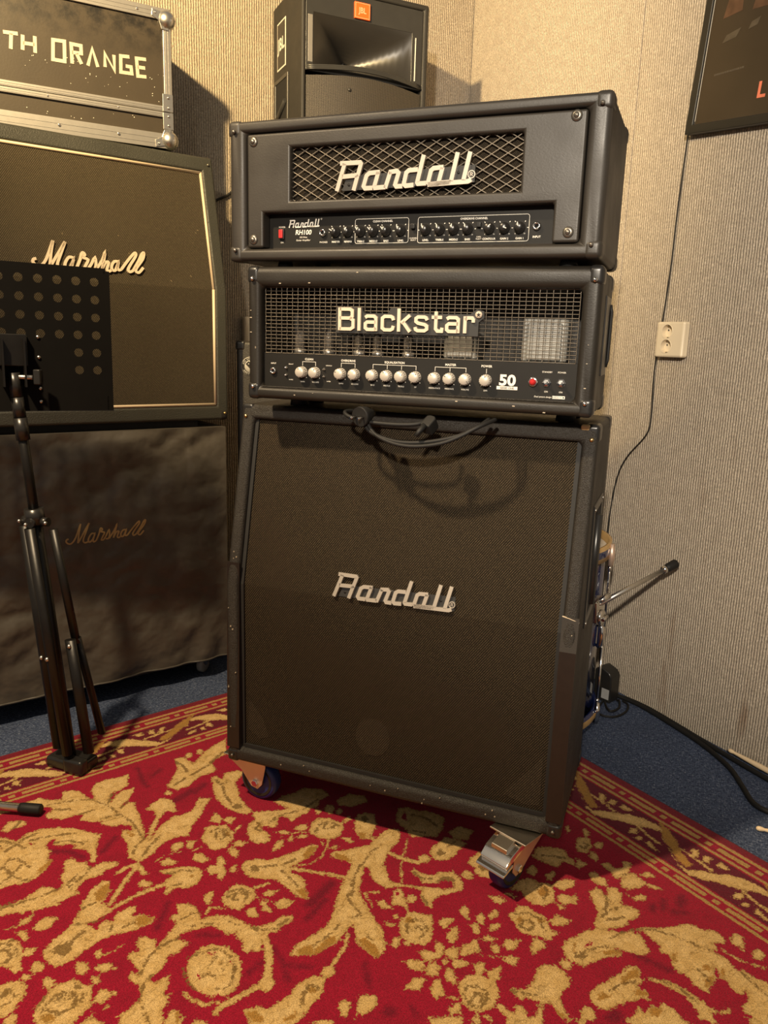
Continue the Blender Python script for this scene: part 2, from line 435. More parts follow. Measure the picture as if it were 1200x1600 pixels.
RUG_SHAPES = [
('g',0,[332,1281,327,1244,346,1230,363,1204,330,1193,333,1177,349,1159,386,1152,403,1140,358,1137,333,1117,331,1094,337,1072,336,1038,388,1057,395,1078,399,1098,433,1111,413,1094,399,1071,403,1046,431,1059,450,1079,468,1098,455,1077,465,1062,490,1070,532,1072,589,1082,621,1095,624,1110,672,1123,655,1140,629,1133,595,1124,567,1128,555,1119,569,1102,550,1100,533,1116,530,1136,507,1156,498,1148,486,1173,468,1191,451,1178,443,1190,443,1207,443,1224,419,1249,406,1248,392,1230,376,1237,369,1259,359,1275,340,1281]),
('g',0,[566,1129,561,1110,581,1106,612,1109,620,1101,611,1089,622,1083,610,1070,590,1054,576,1032,564,1006,571,989,565,964,525,932,546,909,559,926,594,953,622,987,652,1006,643,1024,643,1049,654,1074,669,1090,680,1111,681,1124,655,1140,613,1128]),
('b',4,[369,1235,378,1191,397,1149,432,1126,497,1105,548,1092,603,1092]),
('b',4,[645,1126,623,1112,610,1091]),
('b',4,[666,1113,643,1091,618,1058]),
('b',4,[397,1227,415,1193]),
('b',4,[444,1183,445,1151]),
('b',4,[487,1149,493,1111]),
('b',5,[431,1115,402,1099]),
('b',4,[470,1100,453,1080]),
('o',8,[569,1113,586,1108]),
('g',0,[613,1087,567,1062,551,1044,521,1039,507,1055,487,1027,479,1009,493,991,517,986,540,997,551,991,551,1003,538,1011,552,1035,576,1049,599,1066,619,1078]),
('g',0,[464,994,456,982,475,977,482,983,472,995]),
('g',0,[444,981,406,951,376,927,326,918,330,894,376,886,332,837,298,762,375,792,392,844,437,846,442,894,466,936,469,963]),
('b',8,[443,957,430,931]),
('b',7,[344,920,367,912,403,912]),
('b',6,[423,908,402,857,362,800]),
('g',0,[336,873,341,876,344,881,343,885,339,888,333,889,326,888,321,885,318,880,319,876,323,872,329,871]),
('g',0,[333,841,338,845,341,850,340,854,336,857,330,858,323,857,317,853,315,849,315,844,319,841,326,840]),
('g',0,[485,1356,479,1336,467,1315,454,1293,456,1264,471,1234,493,1205,522,1182,539,1171,544,1163,563,1175,588,1186,615,1192,633,1202,626,1208,597,1202,576,1210,564,1228,553,1220,541,1234,539,1248,525,1259,508,1251,510,1263,522,1275,528,1289,526,1303,508,1301,504,1292,492,1301,510,1317,542,1317,558,1304,577,1271,601,1289,619,1311,623,1335,614,1357,615,1377,577,1406,513,1408,486,1383]),
('b',5,[496,1348,484,1328,470,1300,467,1273]),
('b',4,[529,1345,533,1330,579,1315]),
('b',4,[549,1360,592,1347,618,1325]),
('o',11,[600,1301,581,1278]),
('b',4,[485,1296,493,1252,512,1207]),
('b',4,[521,1255,531,1225,557,1205]),
('g',0,[673,1420,670,1386,670,1370,669,1344,664,1339,658,1323,649,1311,663,1289,681,1288,664,1271,641,1273,626,1260,596,1255,589,1237,613,1229,622,1215,645,1212,640,1188,656,1158,669,1165,669,1180,670,1196,682,1200,678,1214,675,1229,684,1241,698,1253,711,1249,713,1272,716,1290,724,1286,718,1308,714,1330,706,1357,690,1390,691,1422]),
('b',3,[674,1387,677,1343,677,1302,673,1265,650,1241]),
('b',4,[680,1264,660,1225,640,1210]),
('b',3,[665,1386,666,1360]),
('g',0,[875,1335,861,1342,836,1348,822,1339,807,1321,797,1301,786,1284,770,1270,736,1252,716,1234,702,1218,699,1201,710,1192,733,1199,753,1213,761,1222,772,1213,788,1220,798,1232,804,1245,800,1262,813,1254,826,1251,813,1242,809,1229,820,1221,804,1210,799,1187,804,1171,817,1175,826,1184,830,1170,850,1152,858,1150,865,1163,864,1178,865,1199,860,1215,856,1231,856,1248,861,1266,868,1285,877,1306,879,1325]),
('b',0,[838,1332,827,1321,829,1297,824,1290,814,1271,821,1267,824,1276,830,1289,842,1298,857,1309,858,1320,848,1323]),
('m',0,[839,1316,830,1300,837,1295,849,1305]),
('o',0,[750,1231,726,1227,711,1208,714,1194,732,1200,752,1216]),
('o',0,[848,1188,834,1180,836,1166,855,1151,861,1168,859,1182]),
('b',3,[758,1262,752,1243,753,1234]),
('b',3,[791,1279,806,1246,799,1226]),
('b',3,[830,1224,841,1230]),
('b',3,[847,1208,844,1187]),
('g',11,[758,1198,728,1172,701,1144,685,1132]),
('g',10,[772,1213,757,1196]),
('g',11,[793,1228,781,1191,774,1152,774,1110]),
('g',0,[692,1180,679,1160,676,1136,686,1126,703,1122,731,1120,724,1135,695,1134,688,1150,696,1165]),
('g',0,[744,1148,735,1136,749,1127,761,1122,766,1136,757,1149]),
('g',0,[704,1088,700,1070,721,1057,728,1073,715,1089]),
('g',0,[730,1103,734,1079,743,1051,752,1038,767,1027,787,1028,805,1045,811,1061,807,1076,796,1089,806,1112,798,1115,788,1105,772,1113,763,1093,756,1080,745,1093]),
('b',4,[747,1090,753,1062,766,1043]),
('b',3,[787,1098,790,1076]),
('o',6,[782,1053,780,1039]),
('g',0,[681,1056,663,1049,660,1034,671,1022,684,1036,689,1049]),
('g',3,[697,1099,688,1069,695,1040]),
('g',0,[422,1342,400,1335,388,1320,404,1290,421,1292,424,1307,420,1319,428,1334]),
('b',4,[419,1316,401,1300]),
('g',0,[739,1371,724,1360,722,1337,735,1344,742,1358]),
('g',0,[761,1348,746,1334,741,1319,756,1300,771,1314,776,1332]),
('g',3,[732,1397,741,1371]),
('g',0,[751,1375,758,1356,785,1358,784,1366,766,1373]),
('g',0,[814,1371,831,1378,838,1389,835,1402,822,1414,803,1421,782,1421,765,1415,757,1403,760,1389,773,1378,793,1371]),
('b',4,[783,1405,791,1396,808,1391,819,1401,817,1411]),
('b',3,[763,1412,771,1393,793,1381,815,1381]),
('g',0,[813,1377,802,1367,812,1348,825,1358,825,1371]),
('g',0,[841,1400,824,1386,834,1377,853,1384,852,1394]),
('g',0,[855,1371,844,1362,852,1351,866,1348,876,1358,869,1369]),
('g',0,[876,1374,879,1375,880,1378,879,1382,876,1385,872,1387,867,1387,864,1385,863,1382,865,1379,868,1376,872,1374]),
('g',0,[896,1359,891,1349,904,1340,918,1344,920,1352,909,1360]),
('g',0,[874,1435,868,1419,866,1404,875,1388,889,1381,909,1387,923,1400,936,1409,939,1422,936,1431,925,1443]),
('b',0,[889,1423,881,1412,885,1405,893,1411,898,1422]),
('b',0,[897,1405,905,1394,907,1402]),
('b',2,[913,1427,912,1412]),
('g',0,[946,1427,938,1417,945,1406,962,1414,952,1429]),
('g',0,[948,1385,937,1373,926,1356,916,1341,917,1321,924,1310,937,1303,952,1292,969,1296,992,1307,1002,1320,1008,1333,1021,1346,992,1389,969,1386]),
('b',5,[949,1361,938,1349,940,1334,952,1322,965,1320,972,1327]),
('b',4,[956,1373,962,1364,981,1351,978,1333,974,1317,959,1306]),
('b',4,[950,1354,947,1341,958,1331]),
('o',0,[984,1358,987,1360,988,1364,986,1369,982,1374,977,1377,972,1377,969,1375,968,1371,970,1366,974,1361,979,1358]),
('b',0,[942,1307,944,1308,945,1310,943,1313,941,1316,938,1318,935,1318,933,1316,933,1314,934,1311,936,1308,939,1307]),
('b',4,[951,1381,933,1363]),
('g',0,[985,1300,972,1291,965,1279,988,1261,993,1271,994,1282,999,1288]),
('g',0,[893,1307,886,1298,894,1286,911,1285,920,1298,910,1306]),
('g',0,[919,1280,910,1274,913,1256,939,1246,933,1256,934,1270]),
('g',0,[944,1292,930,1288,936,1279,950,1277,952,1286]),
('g',0,[891,1258,896,1260,898,1264,898,1267,894,1269,889,1270,883,1270,878,1267,875,1264,875,1261,879,1258,884,1257]),
('g',3,[891,1258,894,1237,889,1217]),
('g',0,[1010,1291,1003,1282,1012,1277,1011,1287]),
('g',0,[1010,1314,1001,1305,1014,1303,1019,1311]),
('g',0,[1019,1338,1012,1322,1020,1304,1036,1296,1057,1302,1031,1341]),
('g',0,[870,1128,865,1120,868,1112,837,1104,846,1091,860,1077,897,1076,928,1089,922,1105,920,1123,928,1138,935,1128,949,1120,959,1140,961,1164,973,1172,986,1191,992,1207,1004,1200,999,1190,1001,1176,1016,1182,1034,1197,1039,1187,1048,1193,1064,1210,1089,1221,1104,1229,1072,1279,1053,1276,1035,1276,1031,1259,1026,1245,1022,1233,994,1228,982,1233,962,1239,957,1228,975,1220,960,1218,941,1220,920,1223,914,1212,919,1202,898,1199,884,1192,893,1179,910,1167,928,1173,916,1157,901,1137,886,1122]),
('g',0,[1087,1218,1071,1204,1072,1194,1085,1188,1107,1194,1122,1202,1109,1223]),
('o',0,[1094,1192,1099,1195,1102,1198,1103,1200,1100,1202,1095,1201,1089,1200,1083,1197,1080,1194,1079,1192,1082,1190,1088,1190]),
('b',3,[970,1216,944,1196,930,1171,926,1149,926,1128]),
('b',3,[1016,1231,993,1218,985,1199]),
('b',3,[1079,1236,1050,1237,1024,1236]),
('b',3,[887,1113,881,1092,887,1075]),
('g',0,[901,1100,903,1078,911,1050,930,1029,953,1017,974,1007,982,991,984,972,981,950,992,926,1004,942,1005,963,1011,976,1003,995,1024,1012,1037,1025,1027,1036,1030,1045,1018,1050,1002,1040,981,1043,970,1038,970,1053,949,1063,932,1071,924,1090,922,1108]),
('b',3,[912,1101,916,1084,926,1069]),
('b',6,[998,966,995,944]),
('b',3,[940,1037,957,1028]),
('b',3,[974,1010,989,1001,1002,975]),
('g',15,[1005,999,1037,1007,1071,1023,1101,1041]),
('g',0,[1115,1035,1122,1040,1125,1047,1123,1054,1117,1058,1109,1060,1100,1057,1093,1052,1090,1045,1091,1038,1097,1033,1106,1032]),
('g',13,[1105,1052,1107,1086,1106,1117,1113,1140]),
('g',0,[1060,1068,1084,1086,1094,1109,1088,1132,1068,1148,1038,1155,1007,1149,981,1132,969,1108,975,1083,997,1066,1029,1060]),
('b',3,[982,1111,986,1091,1001,1076,1026,1071,1051,1079,1073,1096,1078,1113]),
('b',3,[981,1134,981,1119,982,1111]),
('b',3,[1033,1132,1032,1120,1050,1112]),
('b',3,[1016,1107,1005,1096]),
('b',3,[1041,1094,1025,1093]),
('r',0,[987,1105,996,1087,998,1097]),
('r',0,[1035,1081,1029,1074,1039,1075]),
('r',0,[1018,1136,1027,1132,1037,1138]),
('r',0,[1047,1160,1065,1145,1075,1140,1076,1149,1058,1164]),
('r',0,[1082,1136,1084,1122,1096,1117,1092,1131]),
('b',3,[995,1151,1025,1157,1056,1152]),
('b',3,[1072,1122,1068,1115]),
('g',9,[1053,1168,1073,1162,1090,1149,1100,1129]),
('g',0,[880,1030,863,1016,852,997,851,983,864,971,883,959,901,965,914,978,917,997,922,1009,908,1023,894,1029]),
('b',4,[890,1007,875,997,879,982,897,980,904,994,895,1000]),
('b',3,[887,1020,864,1006,867,983,892,971]),
('g',0,[857,1058,844,1045,842,1030,860,1036,877,1050,870,1058]),
('g',5,[896,1069,885,1055,893,1042,905,1031]),
('g',0,[933,1004,925,993,933,981,950,986,961,984,953,997,943,1004]),
('g',0,[921,968,922,958,953,958,962,964,948,974]),
('g',0,[904,952,902,938,914,919,920,936,915,951]),
('g',0,[942,947,938,924,957,908,967,929,958,946]),
('g',9,[880,955,884,932]),
('g',3,[911,966,938,945]),
('g',0,[810,957,796,940,800,916,817,898,824,868,825,838,822,812,822,797,834,783,849,800,860,826,863,855,865,871,880,875,905,863,926,866,940,879,953,876,966,886,955,898,930,903,911,907,886,911,873,923,859,944,839,956]),
('o',0,[859,833,839,826,829,801,837,789,854,811,862,829]),
('o',0,[932,892,934,879,957,878,962,891]),
('b',4,[826,932,835,907,849,881,848,850]),
('b',0,[833,925,837,928,838,932,836,937,832,941,827,942,823,941,819,938,818,934,820,929,824,925,828,924]),
('b',4,[865,889,897,885,927,883]),
('g',11,[869,869,894,845,925,814,955,790]),
('g',4,[866,860,877,828,873,802,853,775,831,757]),
('g',0,[878,782,869,769,879,742,888,707,892,684,877,657,870,635,868,621,881,604,900,609,919,631,929,656,946,680,963,700,993,710,1015,718,1021,741,1005,745,985,747,956,733,948,739,968,758,989,777,996,783,1018,793,1050,799,1086,806,1119,810,1147,825,1163,841,1164,859,1142,865,1112,869,1100,859,1074,849,1080,870,1086,881,1097,901,1094,926,1097,948,1084,973,1071,982,1057,962,1054,930,1050,900,1037,875,1011,852,978,820,954,795,927,757,909,761,895,776]),
('o',0,[1074,971,1067,954,1072,940,1088,942,1076,912,1077,889,1094,899,1093,922,1099,942,1085,967]),
('o',0,[1108,863,1113,848,1140,842,1160,846,1165,856,1140,863]),
('o',0,[883,777,877,766,897,750,918,751,907,768]),
('b',3,[976,789,998,799,999,814,1016,821,1048,820,1058,823,1056,843]),
('b',3,[1076,932,1073,910,1060,871]),
('b',3,[1108,842,1124,838]),
('b',3,[938,740,914,699,907,669]),
('b',3,[1008,809,966,778,936,742]),
('g',0,[1012,777,1025,748,1030,766]),
('g',0,[1045,777,1050,761,1066,761,1071,776,1063,781]),
('g',4,[1014,782,1052,789]),
('g',8,[1082,867,1110,888,1129,921,1138,939]),
('g',0,[1150,935,1154,940,1156,946,1154,952,1149,956,1143,958,1136,956,1131,951,1129,945,1131,938,1136,934,1143,933]),
('g',0,[1138,1103,1133,1095,1141,1079,1155,1066,1152,1053,1151,1037,1148,1024,1141,1010,1135,989,1137,967,1152,957,1168,969,1180,980,1187,1000,1199,1022,1204,1042,1215,1062,1184,1109,1153,1102]),
('b',4,[1180,1017,1161,1003,1151,988,1159,977,1166,978]),
('o',0,[1143,1100,1145,1087,1165,1079,1174,1087,1163,1098]),
('o',0,[1183,1045,1186,1029,1197,1041,1191,1061]),
('o',0,[1165,981,1167,983,1167,987,1166,991,1163,994,1159,995,1156,994,1153,991,1153,988,1154,984,1157,981,1161,980]),
('g',0,[1208,963,1209,951,1221,948,1232,960,1242,972,1233,975,1218,971]),
('g',0,[1214,929,1219,916,1231,903,1249,917,1251,931,1252,947,1237,947]),
('g',0,[1216,1023,1220,1007,1231,989,1257,999,1234,1033]),
('g',3,[1250,961,1241,947]),
('g',0,[1107,1178,1112,1167,1126,1159,1146,1167,1132,1188]),
('g',0,[462,873,458,859,483,853,458,838,462,805,479,791,500,813,510,831,543,838,576,849,607,851,639,848,649,855,647,870,617,888,592,897,552,899,510,890]),
('b',5,[510,865,552,875,591,876]),
('b',0,[613,862,617,866,618,871,617,875,613,879,607,881,602,880,598,877,596,872,598,867,602,863,607,861]),
('b',5,[475,866,501,865,501,852]),
('g',0,[645,850,658,826,676,790,678,774,637,791,626,764,628,730,622,700,653,664,685,665,690,695,711,711,706,730,719,746,718,758,721,777,731,795,711,792,698,801,708,819,730,830,720,845,713,846,710,860,725,860,742,854,763,863,767,877,756,894,739,901,709,895,684,879,676,859,663,857]),
('b',4,[692,855,710,872,721,865]),
('b',4,[704,837,692,799,702,749,682,695]),
('o',6,[690,858,710,860]),
('g',0,[783,779,756,755,749,734,760,715,794,697,816,706,830,728,832,746,823,765,803,774]),
('b',4,[786,743,777,729,784,717,799,721,796,737]),
('b',4,[791,767,771,743,773,718,800,709]),
('g',0,[755,801,747,791,753,766,771,776,769,791]),
('g',0,[784,815,779,796,791,783,798,799]),
('g',0,[783,690,778,670,794,673,798,691]),
('g',0,[836,728,848,710,867,712,865,725]),
('g',0,[821,772,834,768,844,778]),
('g',0,[854,772,854,751,863,748,865,766]),
('g',0,[808,674,786,652,788,632,808,618,841,634,857,652,868,668,888,669,870,686,864,695,839,692]),
('g',0,[742,843,743,825,763,810,762,827]),
('g',0,[799,878,773,857,773,837,794,846,799,863]),
('g',0,[675,989,659,973,643,965,642,945,655,936,659,918,682,921,695,917,716,927,719,941,734,950,733,970,722,987,704,986]),
('g',0,[627,947,599,922,631,918,649,933]),
('g',0,[639,921,631,906,646,889,663,912]),
('g',0,[687,918,673,897,679,893,695,911]),
('g',0,[726,937,723,920,744,908,749,925,738,938]),
('g',0,[748,958,736,945,755,935,780,947,768,956]),
('g',0,[733,1029,714,1019,723,1005,755,999,755,1018]),
('g',0,[776,1018,771,1004,777,994,758,986,753,974,775,973,786,984,804,984,826,1003,816,1011,802,1005,797,1018]),
('g',0,[807,979,794,967,797,958,819,970]),
('g',0,[666,1015,677,997,697,1016,690,1028]),
('g',0,[710,663,704,622,731,593,757,602,753,645,731,667]),
('g',0,[740,683,747,689,750,697,748,703,743,707,734,708,726,705,719,699,716,692,717,685,723,680,731,680]),
('g',0,[731,715,735,718,736,722,735,726,732,728,728,729,723,727,719,724,718,720,719,716,722,714,726,713]),
('g',0,[757,674,761,678,763,682,763,686,759,688,754,689,749,686,745,683,743,678,743,674,747,672,752,672]),
('g',0,[786,817,790,820,792,824,791,827,788,829,784,829,779,828,775,825,773,821,773,817,776,815,781,815]),
('b',0,[803,653,798,639,814,636,821,654]),
('o',0,[843,686,855,672,867,685,864,695]),
('g',3,[766,837,766,805,781,782]),
('b',4,[694,960,673,951,675,937,695,938,704,950,693,952]),
('b',3,[665,963,661,942,678,927,706,932]),
('g',3,[707,1020,703,997]),
('o',0,[696,926,700,929,702,932,702,935,699,938,694,938,689,937,685,934,682,930,683,927,686,925,691,925]),
('g',0,[849,588,817,556,822,536,844,525,870,497,905,488,941,522,949,551,930,577,921,596,898,589,874,593]),
('r',0,[850,575,835,551,869,567]),
('b',5,[856,543,881,525,919,522]),
('b',4,[904,579,924,559]),
('g',5,[921,606,956,643,986,673,1027,701]),
('g',13,[939,670,966,657,997,637]),
('g',0,[1001,607,1006,613,1008,620,1006,627,1001,631,994,632,987,629,982,623,981,616,983,609,988,605,995,604]),
('g',0,[986,596,976,582,969,563,961,533,979,516,1005,506,1013,535,1024,558,1024,581,1011,601]),
('b',0,[995,583,986,567,1004,569,1008,583]),
('b',4,[991,549,986,526]),
('g',0,[951,516,947,479,978,463,997,499,977,519]),
('g',0,[1054,549,1046,533,1041,501,1049,489,1095,514,1116,537,1109,553,1085,558,1075,545]),
('b',0,[1075,536,1080,518,1099,526,1090,540]),
('g',0,[1078,587,1068,565,1089,561,1098,574,1087,586]),
('g',0,[1009,666,1008,654,1023,653,1035,645,1045,633,1047,617,1057,591,1080,593,1100,597,1115,618,1108,638,1101,661,1103,679,1119,695,1108,703,1081,696,1068,682,1058,688,1040,707,1023,742,1012,734,1027,706,1053,684,1072,658,1093,638,1097,620,1084,613,1071,624,1066,649,1056,666,1033,665]),
('b',0,[1064,639,1060,623,1071,607,1084,609,1071,624]),
('b',3,[1084,692,1107,698]),
('b',4,[1018,662,1043,660,1053,643]),
('g',0,[1064,755,1040,734,1039,718,1048,713,1072,726,1087,728,1100,740,1083,742,1071,753]),
('r',0,[1053,726,1055,729,1057,731,1056,733,1055,734,1052,733,1049,732,1047,729,1046,727,1046,725,1048,724,1050,725]),
('g',0,[1083,706,1087,710,1089,716,1088,721,1084,723,1079,723,1073,721,1069,716,1067,710,1068,705,1071,703,1077,703]),
('g',0,[1053,763,1081,760,1069,775]),
('g',0,[1103,762,1105,765,1106,768,1105,772,1102,774,1099,775,1096,774,1094,771,1093,767,1094,764,1097,762,1100,761]),
('g',0,[1097,794,1117,779,1119,788,1109,803]),
('g',0,[1114,773,1102,741,1114,727,1132,710,1150,717,1175,738,1185,752,1188,769,1170,785,1150,792]),
('b',4,[1144,772,1126,762,1125,740,1142,729,1163,742,1168,764]),
('b',3,[1147,760,1140,747,1155,747]),
('g',0,[1154,712,1152,691,1164,677,1172,691,1173,712]),
('g',0,[1189,717,1181,699,1183,685,1202,697,1215,720,1204,726]),
('g',0,[1152,820,1139,802,1147,789,1161,803,1164,813]),
('g',0,[1152,656,1146,637,1166,638,1177,652,1188,655,1167,660]),
('g',0,[1181,639,1180,621,1194,626,1208,643,1197,645]),
('g',0,[1194,618,1188,600,1195,589,1208,605,1207,622]),
('g',0,[1192,665,1194,650,1208,651,1220,662,1214,672]),
('g',0,[1222,644,1215,629,1220,609,1231,627,1230,639]),
('g',0,[1229,674,1230,655,1249,644,1242,666]),
('g',0,[1191,786,1197,772,1211,761,1185,742,1205,736,1218,744,1226,766,1222,781,1215,790]),
('g',0,[1216,747,1215,735,1222,718,1235,725,1245,737,1235,752]),
('g',0,[1236,724,1223,708,1228,693,1224,677,1243,682,1253,691,1250,708,1245,726]),
('g',0,[1260,672,1251,658,1260,651,1275,663,1274,675]),
('g',0,[1264,645,1257,631,1273,610,1281,626,1285,642,1278,648]),
('g',0,[1290,671,1290,651,1307,645,1313,662,1303,668]),
('g',0,[1194,824,1199,810,1213,792,1228,796,1230,809,1222,821]),
('g',0,[1240,806,1223,790,1227,774,1242,774,1254,789,1250,800]),
('g',0,[1246,755,1243,743,1249,730,1264,724,1265,740,1261,755]),
('g',0,[1256,779,1249,763,1264,761,1284,774,1286,783,1270,784]),
('g',0,[1272,722,1271,707,1277,701,1292,717,1295,729,1286,733]),
('g',0,[1295,714,1297,697,1298,682,1312,694,1321,712,1307,721]),
('g',0,[1245,858,1235,830,1241,814,1251,813,1258,827,1263,838,1249,851]),
('g',0,[1270,821,1256,798,1261,791,1277,797,1295,806,1292,816,1296,826,1280,824]),
('g',0,[1296,781,1283,763,1281,747,1289,731,1308,719,1330,717,1345,731,1356,749,1355,768,1350,782,1338,793,1320,791]),
('g',0,[1316,819,1315,800,1324,794,1336,808,1327,824]),
('g',0,[1355,802,1349,785,1358,786,1368,798,1362,807]),
('g',0,[1362,779,1362,768,1374,772,1378,780]),
('g',0,[1318,863,1319,845,1332,832,1358,820,1369,829,1339,874]),
('g',0,[1342,704,1352,696,1358,683,1355,661,1340,638,1339,617,1351,601,1371,598,1387,599,1397,615,1399,637,1412,652,1445,665,1445,673,1423,675,1400,670,1398,679,1438,725,1408,770,1383,753,1359,751,1354,740,1375,737,1385,733,1373,723,1376,713,1387,713,1402,720,1407,711,1392,683,1376,694,1371,708,1356,708]),
('g',0,[1353,592,1347,580,1364,569,1374,580,1370,593]),
('g',0,[1212,584,1214,565,1206,553,1218,534,1239,534,1254,527,1271,532,1288,543,1303,536,1304,555,1307,566,1289,572,1273,589,1257,598,1239,589]),
('g',0,[1298,608,1283,587,1293,576,1312,580,1312,600,1313,618]),
('g',0,[1268,529,1264,503,1280,498,1293,490,1293,516,1283,532]),
('g',0,[1153,580,1165,561,1184,557,1184,574,1174,582]),
('g',4,[1258,700,1275,680,1285,666]),
('g',0,[1240,757,1243,760,1243,763,1242,766,1240,769,1237,769,1234,768,1231,765,1231,761,1232,758,1234,756,1237,756]),
('g',0,[1170,782,1173,785,1173,789,1172,793,1169,796,1165,797,1161,796,1159,792,1158,788,1159,784,1163,781,1167,780]),
('g',6,[1299,806,1310,793]),
('b',4,[1310,778,1300,763,1309,749,1325,742,1339,751,1344,773,1333,784,1310,778]),
('b',4,[1323,776,1320,762,1328,755,1337,767]),
('b',4,[1247,584,1241,570,1249,557,1265,564,1264,580,1251,585]),
('b',3,[1220,571,1231,547,1256,538,1280,555]),
('m',0,[1356,633,1358,624,1371,630,1376,616,1386,631,1381,657,1371,642]),
('o',6,[1419,671,1439,669]),
('b',4,[1350,705,1363,696,1377,676]),
('o',0,[1127,745,1130,748,1130,753,1129,757,1125,761,1121,762,1117,760,1114,757,1114,752,1115,747,1119,744,1123,743]),
('o',0,[1241,569,1244,574,1245,578,1244,582,1241,584,1238,583,1234,581,1231,577,1230,572,1231,568,1234,567,1237,567]),
('o',0,[1264,535,1266,539,1266,543,1265,547,1262,550,1258,550,1255,548,1253,545,1253,540,1254,536,1257,533,1261,533]),
('g',0,[1162,528,1154,497,1158,473,1181,464,1197,448,1222,461,1239,485,1235,507,1220,523,1198,523,1182,515]),
('g',0,[1236,474,1227,453,1246,441,1245,426,1264,447,1256,471]),
('g',0,[1206,451,1226,438,1230,414,1219,396,1203,412,1199,432]),
('g',0,[1138,457,1134,435,1154,441,1165,462,1150,466]),
('g',0,[1171,435,1173,413,1183,415,1192,438,1186,446]),
('g',0,[1113,418,1098,383,1115,356,1138,340,1157,351,1177,349,1186,364,1162,372,1171,396,1151,409,1129,415]),
('g',0,[1083,277,1080,265,1100,279,1102,292]),
('g',0,[1167,546,1171,536,1186,533,1188,543]),
('g',0,[1241,482,1249,477,1266,476,1260,489]),
('o',0,[1213,466,1217,473,1218,480,1216,487,1211,491,1205,491,1199,488,1195,481,1194,473,1196,466,1201,462,1207,462]),
('b',3,[1194,487,1191,466,1212,469,1219,491]),
('b',4,[1117,403,1140,377,1157,361]),
('g',0,[1125,289,1128,272,1142,261,1163,281,1172,307,1161,320,1148,315]),
('g',0,[1116,260,1105,243,1114,240,1134,252,1132,266]),
('g',0,[1160,275,1158,258,1167,248,1179,266,1171,279]),
('g',0,[1178,309,1176,291,1194,294,1202,314,1188,313]),
('g',0,[1170,341,1179,336,1198,335,1199,363,1191,365]),
('g',0,[1213,312,1218,295,1236,296,1245,281,1232,264,1243,252,1255,267,1263,283,1275,272,1287,282,1267,304,1259,325,1242,314]),
('g',0,[1265,316,1269,291,1285,275,1300,279,1308,294,1301,322,1284,331]),
('g',0,[1217,354,1221,339,1236,342,1255,340,1266,358,1256,366,1237,368]),
('g',0,[1280,270,1280,247,1302,245,1298,260,1289,270]),
('g',0,[1302,281,1311,272,1338,265,1327,278,1318,287]),
('g',0,[1311,340,1318,318,1330,312,1335,325,1327,341]),
('b',4,[1140,286,1150,281,1159,297,1151,300]),
('b',4,[1259,298,1268,284]),
('g',4,[1288,325,1309,344]),
('g',0,[1255,402,1257,372,1281,379,1268,356,1280,341,1303,354,1314,374,1329,363,1348,358,1358,371,1354,400,1360,413,1349,442,1335,471,1321,463,1305,432,1283,418]),
('b',4,[1314,419,1291,389,1277,376]),
('b',3,[1320,448,1313,411,1322,374]),
('b',3,[1330,432,1342,399]),
('g',0,[1325,516,1324,489,1333,467,1352,445,1367,436,1370,421,1384,411,1403,418,1430,434,1420,453,1400,469,1381,481,1399,477,1404,483,1391,507,1385,530,1384,558,1370,568,1352,573,1329,560,1320,538]),
('r',0,[1346,523,1349,501,1356,500,1354,519]),
('o',0,[1398,475,1399,480,1397,488,1393,496,1387,502,1382,506,1379,505,1378,500,1380,493,1384,485,1389,478,1395,475]),
('b',3,[1355,542,1362,516,1373,485]),
('b',3,[1364,464,1366,430]),
('b',0,[1368,536,1369,539,1368,544,1365,549,1361,554,1358,556,1355,555,1354,552,1355,547,1358,541,1361,537,1365,535]),
('o',7,[1347,546,1337,534]),
('g',0,[1369,419,1380,387,1397,365,1408,341,1419,312,1429,301,1443,301,1456,285,1469,280,1484,283,1490,297,1476,317,1491,315,1486,331,1512,328,1538,336,1542,327,1566,326,1584,317,1602,309,1652,401,1629,436,1607,408,1595,413,1584,397,1588,385,1572,367,1572,382,1556,385,1540,373,1530,381,1517,368,1504,361,1517,371,1528,384,1532,409,1539,424,1529,433,1509,431,1494,423,1484,431,1464,422,1450,410,1435,419,1426,405,1405,401,1386,400]),
('b',3,[1372,414,1393,379,1422,361,1454,348,1485,336]),
('m',0,[1458,364,1469,350,1490,349,1508,356,1504,361,1482,361]),
('o',0,[1518,406,1519,379,1530,400,1529,419]),
('b',3,[1544,334,1575,343,1599,344]),
('o',0,[1461,400,1464,406,1465,411,1465,415,1462,416,1458,414,1454,410,1451,404,1450,399,1451,395,1453,394,1457,396]),
('o',0,[1511,371,1512,375,1512,380,1510,384,1507,387,1504,387,1501,385,1500,382,1500,377,1502,372,1505,369,1508,369]),
('o',0,[1531,360,1533,366,1535,371,1534,374,1532,375,1529,372,1526,368,1523,362,1522,357,1522,354,1524,354,1527,356]),
('b',3,[1491,394,1508,395,1522,399]),
('g',0,[1424,599,1423,575,1424,548,1426,507,1423,494,1434,481,1448,486,1453,498,1464,481,1480,463,1499,453,1517,451,1534,449,1553,451,1567,446,1581,422,1583,434,1576,450,1566,458,1580,466,1597,484,1579,478,1569,477,1562,493,1551,476,1527,466,1509,468,1489,475,1475,483,1462,496,1460,519,1477,512,1494,522,1481,535,1478,552,1472,561,1467,600,1455,610,1435,606]),
('o',0,[1434,589,1439,575,1448,568,1451,581,1444,597]),
('o',0,[1432,510,1436,484,1451,495,1448,512,1442,540]),
('o',0,[1465,535,1469,518,1483,515,1482,528]),
('b',3,[1442,565,1444,537,1453,511]),
('b',3,[1474,472,1503,459,1540,458]),
('g',0,[1496,577,1492,549,1501,552,1501,526,1510,522,1508,506,1528,505,1549,508,1560,507,1568,528,1517,606]),
